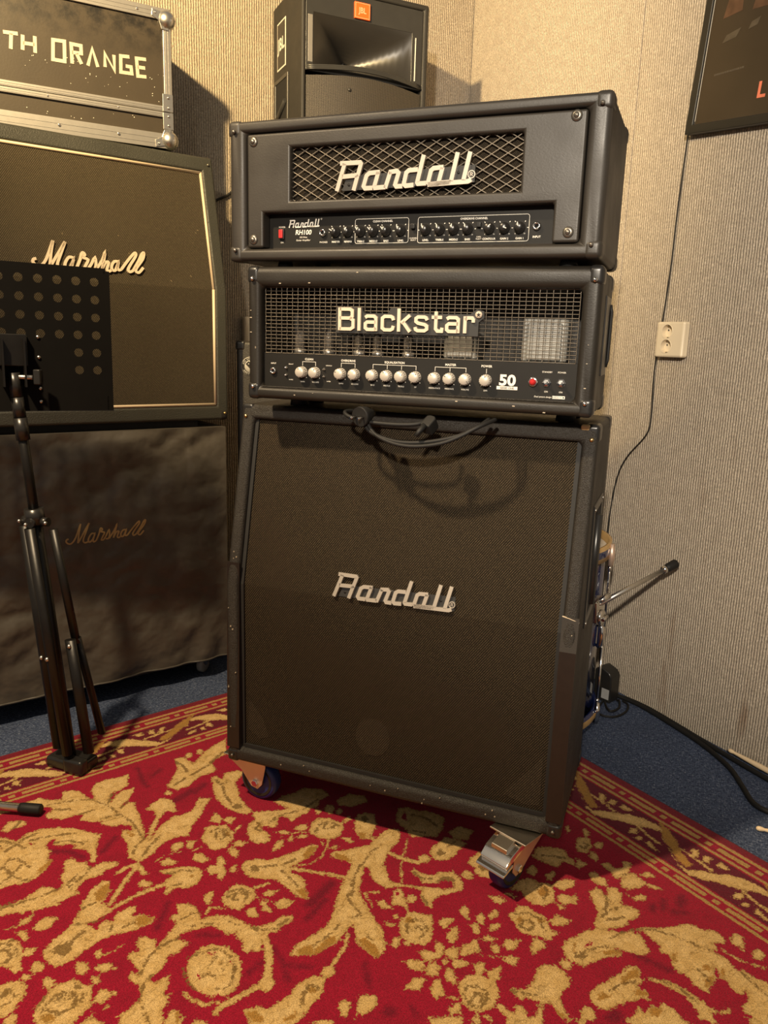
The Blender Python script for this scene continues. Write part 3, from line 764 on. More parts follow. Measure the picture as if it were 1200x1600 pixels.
('o',0,[1519,525,1521,531,1521,537,1519,542,1515,546,1510,546,1507,543,1504,538,1504,532,1507,526,1510,523,1515,522]),
('g',0,[1441,637,1439,623,1453,619,1464,625,1468,637,1458,645,1474,671,1470,676,1449,648]),
('g',0,[1487,276,1486,254,1498,252,1514,269,1524,290,1512,281,1499,286]),
('g',0,[1529,275,1531,255,1549,259,1550,278,1537,287]),
('g',5,[1494,314,1521,312,1541,305,1564,287]),
('g',0,[1253,435,1260,433,1267,451,1257,449]),
('m',0,[1361,323,1364,329,1366,336,1365,341,1361,343,1357,341,1352,336,1348,329,1347,323,1348,318,1351,316,1356,318]),
('m',0,[1366,297,1371,306,1374,314,1373,320,1369,321,1364,318,1358,311,1353,302,1350,294,1351,288,1354,287,1360,290]),
('m',0,[1383,255,1388,265,1389,274,1388,281,1383,284,1377,281,1370,274,1366,265,1364,256,1365,248,1370,246,1376,248]),
('m',0,[1404,279,1405,285,1403,292,1398,301,1392,308,1387,312,1384,311,1383,306,1385,298,1390,290,1396,282,1401,279]),
('m',0,[1489,587,1492,594,1492,602,1488,610,1483,616,1477,617,1472,614,1469,607,1469,598,1472,590,1478,585,1484,584]),
('m',11,[322,1012,395,1020,413,1018]),
('m',11,[359,967,377,994]),
('m',21,[510,990,490,934]),
('m',13,[539,1282,570,1234,605,1217]),
('m',20,[982,889,954,824]),
('m',13,[1013,913,986,858]),
('m',8,[1042,999,1084,1002,1120,1011]),
('m',9,[1089,1001,1117,966]),
('m',9,[1163,882,1208,902]),
('m',10,[938,1102,959,1070]),
('m',10,[1070,1062,1061,1031]),
('m',0,[1277,892,1280,896,1280,902,1277,908,1273,913,1267,915,1263,914,1260,910,1260,903,1262,897,1267,892,1272,890]),
('m',7,[1281,868,1298,871]),
('m',13,[1417,460,1470,439]),
('m',11,[883,1157,829,1117]),
('m',13,[606,1178,571,1141]),
('m',16,[501,931,480,898]),
]
RUG_MOTIF = [
('g',0,[1003,139,1048,168,1072,168,1089,147,1112,129,1128,109,1157,94,1187,87,1224,90,1216,103,1193,112,1169,133,1136,149,1108,171,1085,183,1053,174]),
('o',0,[933,71,963,81,1000,103,1033,130,1070,147,1066,166,1042,160,998,133,979,123]),
('g',8,[979,123,1007,120,1054,122,1101,128]),
('g',0,[1047,120,1033,98,1046,90,1062,115]),
('g',0,[1070,116,1064,94,1079,89,1085,111]),
('g',0,[1096,106,1097,86,1125,90,1112,106]),
('g',0,[1172,171,1167,147,1182,139,1188,158]),
('g',0,[1193,176,1196,157,1207,155,1207,171]),
('g',0,[1218,169,1219,153,1254,170,1238,174]),
('g',8,[1173,132,1206,141,1238,144]),
]

# ------------------------------------------------------------------ the room
CORNER = Vector((0.03, 1.713, 0)); A_L = R(49.1); A_R = R(-40.9)
def struct(name, mb, mat, loc=(0,0,0), rz=0.0, label=None):
    o = mb.build(name, mat, None, loc=loc, rot=(0, 0, rz)); o['kind'] = 'structure'
    if label: o['label'] = label
    return o
struct('floor', MB().box(-4.5, -4.5, -.05, 4.5, 4.5, 0), FLOOR, label='dark blue fleck needle felt floor carpet')
HALL = 2.75
SEAM_BROWN = simple('jute_carpet_backing', (.16, .09, .04), .9, var=.3, scale=150)
wr = struct('wall_right', MB().box(-.1, .012, 0, 3.2, .1, HALL), SEAM_BROWN, CORNER, A_R, 'right wall clad in grey beige ribbed carpet')
for x0, x1 in ((-.012, .8655), (.8715, 1.62), (1.624, 3.2)):
    MB().box(x0, 0, 0, x1, .012, HALL).build('carpet_panel', WALL, wr, bevel=.003)
wl = struct('wall_left', MB().box(-3.2, .012, 0, .1, .1, HALL), SEAM_BROWN, CORNER, A_L, 'left wall clad in beige ribbed carpet')
for x0, x1 in ((-1.75, -.004), (-3.2, -1.754)):
    MB().box(x0, 0, 0, x1, .012, HALL).build('carpet_panel', WALL, wl, bevel=.003)

def on_wall_right(P):
    """world point -> local (x along the wall, z)"""
    d = Vector(P) - CORNER
    return d.x*math.cos(A_R) + d.y*math.sin(A_R), d.z

# ------------------------------------------------------------------ the rug
def rug():
    LU, LV, SK, st = 2.05, 2.6, 0.0618, .004
    na, nv = int(LU/st)+1, int(LV/st)+1
    a = np.linspace(0, LU, na); v = np.linspace(0, LV, nv)
    Aa, Vv = np.meshgrid(a, v); Uu = Aa + SK*Vv
    F = {k: np.full(Aa.shape, .05) for k in 'gobrm'}
    def sdf(k, pts, w):
        pts = np.asarray(pts, float)
        lo = pts.min(0)-w-.012; hi = pts.max(0)+w+.012
        j0 = max(0, int(lo[1]/st)); j1 = min(nv, int(hi[1]/st)+2)
        if j1 <= j0: return
        sk0, sk1 = SK*j0*st, SK*j1*st
        i0 = max(0, int((lo[0]-sk1)/st)); i1 = min(na, int((hi[0]-sk0)/st)+2)
        if i1 <= i0: return
        X = Uu[j0:j1, i0:i1]; Y = Vv[j0:j1, i0:i1]
        n = len(pts); d = np.full(X.shape, 9.0); ins = np.zeros(X.shape, bool)
        for q in range(n if not w else n-1):
            p0 = pts[q]; p1 = pts[(q+1) % n]; e = p1-p0; L2 = e@e+1e-12
            t = np.clip(((X-p0[0])*e[0]+(Y-p0[1])*e[1])/L2, 0, 1)
            d = np.minimum(d, np.hypot(X-p0[0]-t*e[0], Y-p0[1]-t*e[1]))
            if not w:
                c = ((p0[1] > Y) != (p1[1] > Y)) & (X < (p1[0]-p0[0])*(Y-p0[1])/(p1[1]-p0[1]+1e-12)+p0[0])
                ins ^= c
        s = np.where(ins, -d, d) if not w else d-w/2
        F[k][j0:j1, i0:i1] = np.minimum(F[k][j0:j1, i0:i1], s)
    shapes = []
    for k, w, L in RUG_SHAPES:
        shapes.append((k, w/1000, np.array(L, float).reshape(-1, 2)/1000))
    # the pattern repeats mirrored over the rest of the field
    bl, br, tl, tr = (np.array(p) for p in ((.945, 1.44), (1.637, .395), (.38, 1.30), (1.50, .13)))
    extra = []
    for p, q in ((bl, br), (bl, tl), (br, tr)):
        d = (q-p)/np.linalg.norm(q-p); n = np.array([-d[1], d[0]])
        side = np.sign((np.array([.95, .75])-p)@n)
        for k, w, L in shapes:
            M = L - 2*((L-p)@n)[:, None]*n
            c = M.mean(0)
            if ((c-p)@n)*side < 0 and .25 < c[1] < LV-.25 and .25 < c[0]-SK*c[1] < LU-.25: extra.append((k, w, M))
    for k, w, L in shapes + extra: sdf(k, L, w)
    inner = np.minimum(np.minimum(Vv, Aa), np.minimum(LU-Aa, LV-Vv))
    for k in F: F[k] = np.where(inner < .232, .05, F[k])
    per = .2535
    for k, w, L in RUG_MOTIF:
        L = np.array(L, float).reshape(-1, 2)/1000; w = w/1000
        for n in range(-3, 4):
            M = L+np.array([n*per, -.004*0])
            if .2 < M[:, 0].min() and M[:, 0].max() < LU-.2: sdf(k, M, w)
        for n in range(-3, 6):
            T = L[:, 0]+n*per+.10; D = L[:, 1]
            if .2 < T.min() and T.max() < LV-.2:
                sdf(k, np.stack([D+SK*T, T], 1), w); sdf(k, np.stack([LU-D+SK*T, T], 1), w)
    right = (Vv < Aa) & (Vv < LU-Aa) | (LV-Vv < np.minimum(Aa, LU-Aa))
    bt = np.where(right, Uu, Vv)
    th = .011
    verts = np.stack([Uu, -Vv, np.full_like(Uu, th)], -1).reshape(-1, 3)
    idx = np.arange(na*nv).reshape(nv, na)
    quads = np.stack([idx[:-1, :-1], idx[1:, :-1], idx[1:, 1:], idx[:-1, 1:]], -1).reshape(-1, 4)
    # skirt down to the floor
    rim = np.concatenate([idx[0, :-1], idx[:-1, -1], idx[-1, :0:-1], idx[:0:-1, 0]])
    low = verts[rim].copy(); low[:, 2] = .0005
    n0 = len(verts); m = len(rim); li = n0+np.arange(m)
    sk = np.stack([rim, np.roll(rim, -1), np.roll(li, -1), li], -1)
    verts = np.concatenate([verts, low]); faces = np.concatenate([quads, sk])
    me = bpy.data.meshes.new('patterned_rug')
    me.vertices.add(len(verts)); me.vertices.foreach_set('co', verts.ravel().astype(np.float32))
    me.loops.add(len(faces)*4); me.loops.foreach_set('vertex_index', faces.ravel().astype(np.int32))
    me.polygons.add(len(faces)); me.polygons.foreach_set('loop_start', np.arange(0, len(faces)*4, 4, dtype=np.int32))
    me.update(calc_edges=True)
    for nm, arr in [('f_'+k, F[k]) for k in F]+[('border', inner), ('along', bt)]:
        at = me.attributes.new(nm, 'FLOAT', 'POINT')
        at.data.foreach_set('value', np.concatenate([arr.ravel(), arr.ravel()[rim]]).astype(np.float32))
    m = NT('wool_rug')
    A = lambda nm: m.n('ShaderNodeAttribute', attribute_name=nm).outputs['Fac']
    nz = m.math('ADD', m.math('MULTIPLY', m.math('SUBTRACT', m.noise(230, 2), .5), .015), m.math('MULTIPLY', m.math('SUBTRACT', m.noise(75, 2), .5), .009))
    nz = m.math('ADD', nz, m.math('MULTIPLY', m.math('SUBTRACT', m.noise(330, 2, stretch=(1, .3, 1)), .5), .006))
    def mask(nm, soft=.0009, grow=0.0): return m.ramp(m.math('ADD', m.math('ADD', A(nm), nz), -grow), -soft, soft, 1, 0)
    tuft = m.noise(520, 2)
    def tone(c, v=.36): return m.mix(m.ramp(tuft, .3, .7), tuple(q*(1-v) for q in c), tuple(q*(1+v) for q in c))
    RED, DKRED, MAR = (.31, .008, .029), (.17, .008, .018), (.12, .007, .019)
    GOLD, OCH, BRO = (.62, .415, .165), (.42, .20, .04), (.17, .095, .026)
    bd = m.math('ADD', A('border'), m.math('MULTIPLY', nz, .35)); al = A('along')
    red = tone(RED)
    red = m.mix(m.math('MULTIPLY', mask('f_m', .006), .75), red, tone(MAR))
    red = m.mix(m.math('MULTIPLY', m.ramp(m.noise(18, 3), .5, .75), .35), red, tone(DKRED))
    red = m.mix(m.ramp(m.noise(260, 2), .58, .68, 0, .5), red, tone(DKRED))
    # border ground and stripes
    def band(c, hw): return m.ramp(m.math('ABSOLUTE', m.math('SUBTRACT', bd, c)), hw-.0008, hw+.0008, 1, 0)
    ground = m.mix(m.ramp(bd, .0215, .0225, 1, 0), red, tone(DKRED))
    ground = m.mix(band(.131, .053), ground, tone(MAR))
    def either(p, q): return m.math('MAXIMUM', p, q)
    tb = m.math('FRACT', m.math('DIVIDE', al, .118))
    dash = m.ramp(m.math('ABSOLUTE', m.math('SUBTRACT', tb, .5)), .30, .315, 1, 0)
    small = m.ramp(m.math('ABSOLUTE', m.math('SUBTRACT', m.math('ABSOLUTE', m.math('SUBTRACT', tb, .5)), .5)), .055, .07, 1, 0)
    beads = m.math('MULTIPLY', either(band(.0495, .0065), band(.2075, .0055)), either(dash, small))
    lines = either(either(band(.030, .0048), band(.069, .0042)), either(band(.192, .0042), band(.224, .0042)))
    edge = either(band(.0405, .0025), band(.0585, .0025))
    ground = m.mix(m.math('MULTIPLY', edge, .6), ground, tone(DKRED))
    gold = either(mask('f_g'), either(lines, beads))
    shade = m.ramp(m.noise(34, 3), .35, .7, 0, .45)
    goldc = m.mix(shade, tone(GOLD, .34), tone((.48, .28, .08), .34))
    vein = m.ramp(m.math('ABSOLUTE', m.math('SUBTRACT', m.noise(42, 2, stretch=(1, .45, 1)), .5)), .0, .022, .75, 0)
    goldc = m.mix(m.math('MULTIPLY', vein, m.ramp(A('f_g'), -.010, -.004, 1, 0)), goldc, tone((.27, .16, .045)))
    goldc = m.mix(m.math('MULTIPLY', m.ramp(m.math('ADD', A('f_g'), nz), -.0050, -.001, 0, .75), 1.0), goldc, tone((.33, .19, .05)))
    goldc = m.mix(m.math('MULTIPLY', m.ramp(A('f_g'), -.016, -.007, .55, 0), m.ramp(m.noise(55, 2), .4, .6)), goldc, tone((.74, .52, .235)))
    c = m.mix(gold, ground, goldc)
    c = m.mix(mask('f_o', .002), c, m.mix(m.noise(60, 2), tone(OCH), tone((.30, .17, .04))))
    c = m.mix(m.math('MULTIPLY', mask('f_b', .0014, .0009), .85), c, tone(BRO))
    c = m.mix(mask('f_r'), c, red)
    h = m.math('ADD', m.math('MULTIPLY', tuft, 1.0), m.math('MULTIPLY', gold, .35))
    m.col(c).set(rough=1.0, spec=.05, sheen=.08).bump(h, .7, .004)
    me.materials.append(m.m)
    o = bpy.data.objects.new('patterned_rug', me); COL.objects.link(o)
    o.location = (0.0104, 1.0571, 0); o.rotation_euler = (0, 0, R(-34.0813))
    tag(o, 'large red rug with golden acanthus scrolls and striped border', 'rug')
rug()

# ------------------------------------------------------------------ small shared parts
def screw(parent, x, y, z, r=.0042, washer=None, mat=None, axis='y'):
    mb = MB()
    if axis == 'y':
        if washer: mb.lathe([(washer, 0), (washer, -.001), (washer*.75, -.003), (r, -.0035)], (x, y, z), 'y', 14)
        mb.lathe([(r, 0), (r, -.0045), (r*.7, -.006), (1e-6, -.0065)], (x, y, z), 'y', 10)
    return mb.build('screw', mat or DARK_SCREW, parent)

def corner_cap(parent, x, y, z, w, d, h, mat=None, r=.008):
    """moulded corner protector, a box slightly proud of three faces (signs of w,d,h give the inward direction)"""
    e = .0016
    sx, sy, sz = (1 if q > 0 else -1 for q in (w, d, h))
    x0, x1 = sorted((x-e*sx, x+w)); y0, y1 = sorted((y-e*sy, y+d)); z0, z1 = sorted((z-e*sz, z+h))
    return MB().box(x0, y0, z0, x1, y1, z1).build('corner_protector', mat or BLACK_PLASTIC, parent, bevel=r, seg=4)

RLOGO = [[(3.1,1.2),(18.4,48.6)],[(9.2,49.5),(49.7,49.3),(51.6,46.9),(46.0,28.7),(42.4,27.3),(13.3,26.1)],[(42.4,27.3),(44.3,24.2),(37.6,1.2)],[(89.6,31.0),(69.0,30.0),(63.2,25.9),(57.6,8.1),(60.7,4.1),(75.7,4.3)],[(86.7,31.2),(79.4,7.2),(80.7,4.1),(101.3,4.8)],[(110.2,30.1),(100.8,2.5)],[(107.3,29.7),(122.6,31.2),(126.2,27.5),(120.2,8.1),(122.6,4.9),(134.2,5.0)],[(163.2,31.8),(146.1,31.1),(141.1,27.3),(137.0,8.6),(140.8,5.2),(155.7,6.1)],[(173.4,55.6),(162.6,10.1),(164.2,7.8),(179.7,8.1)],[(211.2,33.4),(192.6,32.4),(188.1,28.9),(183.3,9.2),(186.8,5.8),(203.6,6.6)],[(209.3,32.8),(203.4,9.6),(204.9,7.3),(225.6,8.1)],[(236.3,56.5),(226.1,9.1)],[(259.0,56.2),(248.8,9.6)],[(182.6,5.5),(223.0,6.8),(257.0,7.8),(263.1,10.4)]]
MLOGO = [[(6.7,12.2),(1.1,10.3),(0.2,3.9),(7.2,-1.7),(15.8,0.6),(26.4,15.0),(42.3,51.1)],[(42.3,51.1),(35.6,25.6),(30.9,-2.2)],[(30.9,-2.2),(47.9,24.1),(65.4,51.0)],[(65.4,51.0),(53.3,23.5),(45.6,4.6),(49.4,-3.3),(57.7,-2.2),(61.7,1.2)],[(79.6,18.9),(70.1,20.6),(62.1,10.5),(59.6,0.2),(63.9,-3.3),(72.3,3.9),(79.7,20.2),(73.3,3.7),(74.5,-3.9),(81.7,-1.3)],[(81.7,-1.3),(91.5,18.8),(95.4,30.3),(99.0,31.8),(101.3,27.7),(96.8,22.2),(106.8,18.3),(100.3,5.7),(96.9,-1.9),(103.2,-2.7)],[(103.2,-2.7),(112.8,10.8),(121.2,23.8),(121.7,8.4),(117.4,-1.1),(109.8,-0.1)],[(120.0,-1.4),(136.6,21.4),(143.8,38.6),(136.7,13.3),(132.5,-1.1)],[(132.5,0.3),(141.5,15.4),(148.1,15.9),(143.0,1.7),(147.3,-2.1),(152.7,1.8)],[(169.3,19.6),(160.0,19.1),(153.5,9.0),(154.5,0.8),(161.4,2.1),(169.3,19.6),(165.3,6.5),(167.7,1.8),(173.1,3.9)],[(173.1,3.9),(186.6,20.8),(201.9,38.2),(207.4,40.8),(206.3,33.6),(193.0,14.6),(187.8,4.8),(190.5,-0.2),(197.9,3.0)],[(197.9,3.0),(212.2,24.7),(221.7,41.4),(225.5,41.5),(221.3,29.1),(207.6,11.5),(203.3,2.9),(209.9,-0.1),(220.6,11.3)]]

def chrome_logo(parent, k=1.0, y0=-.004, y1=.001):
    """slanted block-script nameplate; returns the letters part (local frame = panel)"""
    base = MB()
    base.prism([(.012*k,.002*k),(.021*k,.027*k),(.268*k,.036*k),(.268*k,.007*k)], y1, y1+.003)
    mb = MB()
    for s in RLOGO: mb.stroke([(p[0]*.001*k, p[1]*.001*k) for p in s], .0078*k, y0, y1)
    rm = MB(); rm.stroke(arc_pts(.2625*k, .0195*k, .0062*k, 0, 360, 14), .0016*k, y0*.5, y1)
    for s in ([(.2605,.0165),(.2605,.0225),(.2635,.0225),(.264,.0205),(.2635,.0195),(.2605,.0195)],[(.2625,.0195),(.2645,.0165)]):
        rm.stroke([(p[0]*k, p[1]*k) for p in s], .0011*k, y0*.5, y1)
    lo = base.build('nameplate', GREY_PLASTIC, parent)
    mb.build('lettering', LOGO_METAL, lo)
    rm.build('registered_mark', LOGO_METAL, lo)['kind'] = 'stuff'
    sc = MB()
    for p in ((.026,.012),(.132,.018),(.238,.024)):
        sc.lathe([(.0025,0),(.0025,-.001),(.001,-.0015)], (p[0]*k, y1, p[1]*k), 'y', 8)
    sc.build('rivets', BLACK_METAL, lo)['kind'] = 'stuff'
    return lo

# ------------------------------------------------------------------ slant-front speaker cabinet on castors
def slant_cab():
    W_, D_, H_, KZ, S_ = .762, .337, .817, .427, .0794
    t = empty('speaker_cabinet', (0, 0, .125), 0, 'large scuffed black slant-front speaker cabinet on blue-wheeled castors, metal nameplate', 'speaker cabinet')
    body = framed_box(MB(), W_, D_, H_, .030, .030, .034, .032, .024, KZ, S_).build('cabinet_body', COARSE_TOLEX, t, bevel=.010, seg=3)
    x0, x1, z0, z1 = .0305, W_-.0305, .0345, H_-.0325
    fy = lambda z: .016 if z <= KZ else .016+S_*(z-KZ)/(H_-KZ)
    g = MB(); nz = 24
    zs = [z0+(KZ-z0)*i/8 for i in range(9)] + [KZ+(z1-KZ)*i/8 for i in range(1, 9)]
    vs = []; fs = []
    for z in zs:
        for i in range(13):
            x = x0+(x1-x0)*i/12
            vs.append((x, fy(z), z))
    for j in range(len(zs)-1):
        for i in range(12): fs.append((j*13+i, j*13+i+1, (j+1)*13+i+1, (j+1)*13+i))
    g.add(vs, fs); gr = g.build('grille_cloth', CLOTH_CAB, t)
    # worn pale patches where the speaker fronts show through the cloth
    for poly in ([(.352+.040*math.cos(R(a)), .125+.044*math.sin(R(a))) for a in range(0, 360, 15)],
                 [(.050, .155),(.045, .045+.035),(.075, .060),(.100, .070),(.085, .110)],
                 [(.716, .165),(.716, .055),(.690, .050),(.640, .062),(.655, .085),(.690, .125)]):
        MB().prism(poly, fy(0)-.0006, fy(0)+.001).build('worn_patch', CLOTH_WORN, gr)
    # inner moulding of the grille frame
    fr = MB()
    for xa, xb in ((x0, x0+.008), (x1-.008, x1)):
        for za, zb in ((z0, KZ), (KZ, z1)):
            vs = []
            for x in (xa, xb):
                for z in (za, zb):
                    vs += [(x, fy(z)-.004, z), (x, fy(z)+.001, z)]
            fr.add(vs, [(0,4,6,2),(1,3,7,5),(0,2,3,1),(4,5,7,6),(0,1,5,4),(2,6,7,3)])
    fr.box(x0, .011, z0, x1, .017, z0+.008)
    fr.build('grille_frame', BLACK_MATTE, t)
    lo = chrome_logo(t, .985, -.004, .002)
    ang = math.atan2(S_, H_-KZ)
    lo.location = (.2545, fy(.4325)-.004, .4305); lo.rotation_euler = (-ang, 0, 0)
    for x, sx in ((0, 1), (W_, -1)):
        cc = corner_cap(t, x, 0, 0, .028*sx, .05, .030, BLACK_PLASTIC)
        screw(cc, x+.014*sx, -.0015, .016, .0035)
        cc = corner_cap(t, x, S_, H_, .028*sx, .05, -.034, BLACK_PLASTIC)
        screw(cc, x+.012*sx, S_-.0015-.002, H_-.026, .004, mat=BRASS)
        corner_cap(t, x, D_, 0, .028*sx, -.05, .030); corner_cap(t, x, D_, H_, .028*sx, -.05, -.030)
    # chipped corner at the top right shows the plywood
    MB().box(W_-.034, S_-.0024, H_-.010, W_-.017, S_+.01, H_+.0008).build('bare_wood_chip', MAPLE, t, bevel=.003)
    # staples and chips along the frame
    ch = MB(); rr = random.Random(3)
    for i in range(34):
        if i % 3 == 0: x, z = rr.uniform(.05, .72), rr.uniform(.006, .030)
        else:
            x = rr.choice((rr.uniform(.003, .026), W_-rr.uniform(.003, .026))); z = rr.uniform(.05, .50)
        yy = 0 if z < KZ else S_*(z-KZ)/(H_-KZ)
        q = rr.uniform(.0008, .002)
        ch.prism([(x-q, z-q*.6), (x+q*.8, z-q), (x+q, z+q*.7), (x-q*.3, z+q)], yy-.0008, yy+.0005)
    ch.build('paint_chips', CHIP, t)['kind'] = 'stuff'
    # cloth tape wrapped around the right and left edges at the break line
    for xs, za, zb in ((W_-.0306, .0345, .395), (W_-.0306, .395, .462), (-.0008, .0345, .475)):
        vs = []
        for x in (xs, xs+.0314):
            for z in (za, zb):
                yy = 0 if z <= KZ else S_*(z-KZ)/(H_-KZ)
                vs += [(x, yy-.0011, z), (x, yy+.002, z)]
        MB().add(vs, [(0,4,6,2),(1,3,7,5),(0,2,3,1),(4,5,7,6),(0,1,5,4),(2,6,7,3)]).build('tape_wrap', BROWN_TAPE if za < .39 else SMOOTH_TOLEX, t)
    tl = MB(); tl.stroke([(W_-.031,.463),(W_-.018,.4605),(W_-.006,.457),(W_+.001,.454)], .0012, .0055, .009)
    tl.build('torn_tape_edge', WHITE_PIPING, t)
    # recessed side handle
    hb = plate_holes(MB(), [0, .018, .145, .165], [0, .018, .232, .25], {(1, 1)}, -.003, .001)
    h = hb.build('side_handle', BLACK_PLASTIC, t, bevel=.002); h.location = (W_, .10, .41); h.rotation_euler = (0, 0, R(90))
    MB().box(.018, -.0009, .018, .145, .0005, .232).build('handle_recess', CAVITY, h)
    MB().tube([(.08, -.002, .03), (.08, -.004, .22)], .009, 8).build('grip', BLACK_PLASTIC, h)
    hs = MB()
    for p in ((.009,.009),(.155,.009),(.009,.241),(.155,.241)): hs.lathe([(.004,0),(.003,-.002)], (p[0],-.003,p[1]), 'y', 8)
    hs.build('handle_screws', STEEL, h)['kind'] = 'stuff'
    # castors
    def castor(cx, cy, rz, brake, tr=.026):
        c = MB().box(-.052, -.044, -.004, .052, .044, 0).build('castor', ZINC, t, bevel=.0015, loc=(cx, cy, 0), rot=(0, 0, rz))
        wz = -.125+.011+.0485; R_ = .0485
        f = MB()
        f.lathe([(.033, -.004), (.033, -.014), (.026, -.018)], (0, 0, 0), 'z', 18)
        for sy in (-1, 1):
            y = sy*.0235
            a = MB().prism([(-.050, -.010), (.052, -.010), (.054, -.020), (tr+.018, wz-.002), (tr+.006, wz-.016), (tr-.012, wz-.012), (-.014, -.044), (-.050, -.022)], y-.0015, y+.0015)
            f.add(a.v, a.f)
        f.box(-.050, -.025, -.014, .052, .025, -.010)
        f.build('fork', COPPER, c, bevel=.001)
        wv = MB().lathe([(.030, -.015), (R_-.007, -.0165), (R_-.002, -.014), (R_, -.007), (R_, .007), (R_-.002, .014), (R_-.007, .0165), (.030, .015)], (tr, 0, wz), 'y', 36)
        wv.build('wheel', BLUE_TREAD, c)
        hv = MB().lathe([(1e-6, -.0155), (.016, -.0155), (.020, -.012), (.038, -.0168), (.0395, -.0172), (.0395, .0172), (.038, .0168), (.020, .012), (.016, .0155), (1e-6, .0155)], (tr, 0, wz), 'y', 30)
        hv.build('wheel_hub', BLACK_PLASTIC, c)
        MB().lathe([(.0075, -.031), (.0085, -.030), (.0085, -.025), (.004, -.0249), (.004, .0249), (.0085, .025), (.0085, .030), (.0075, .031)], (tr, 0, wz), 'y', 6, smooth=False).build('axle_bolt', CHROME, c)
        if brake:
            b = MB().prism([(.010, -.008), (.034, -.004), (.078, -.020), (.096, -.036), (.092, -.043), (.070, -.034), (.040, -.022)], -.032, .032)
            bo = b.build('brake_pedal', CHROME, c, bevel=.0015)
            MB().prism([(.044, -.0105), (.050, -.003), (.078, -.0125), (.079, -.024)], -.019, .019).build('pedal_button', ZINC, bo, bevel=.0015)
            MB().prism([(.074, -.037), (.104, -.048), (.106, -.053), (.074, -.043)], -.034, .034).build('pedal_lip', CHROME, bo, bevel=.001)
        return c
    castor(.030, .060, R(-6), False)
    castor(.684, .020, R(-114), True, .042)
    castor(.058, D_-.06, R(60), False)
    castor(.70, D_-.06, R(80), True)
    return t
slant_cab()

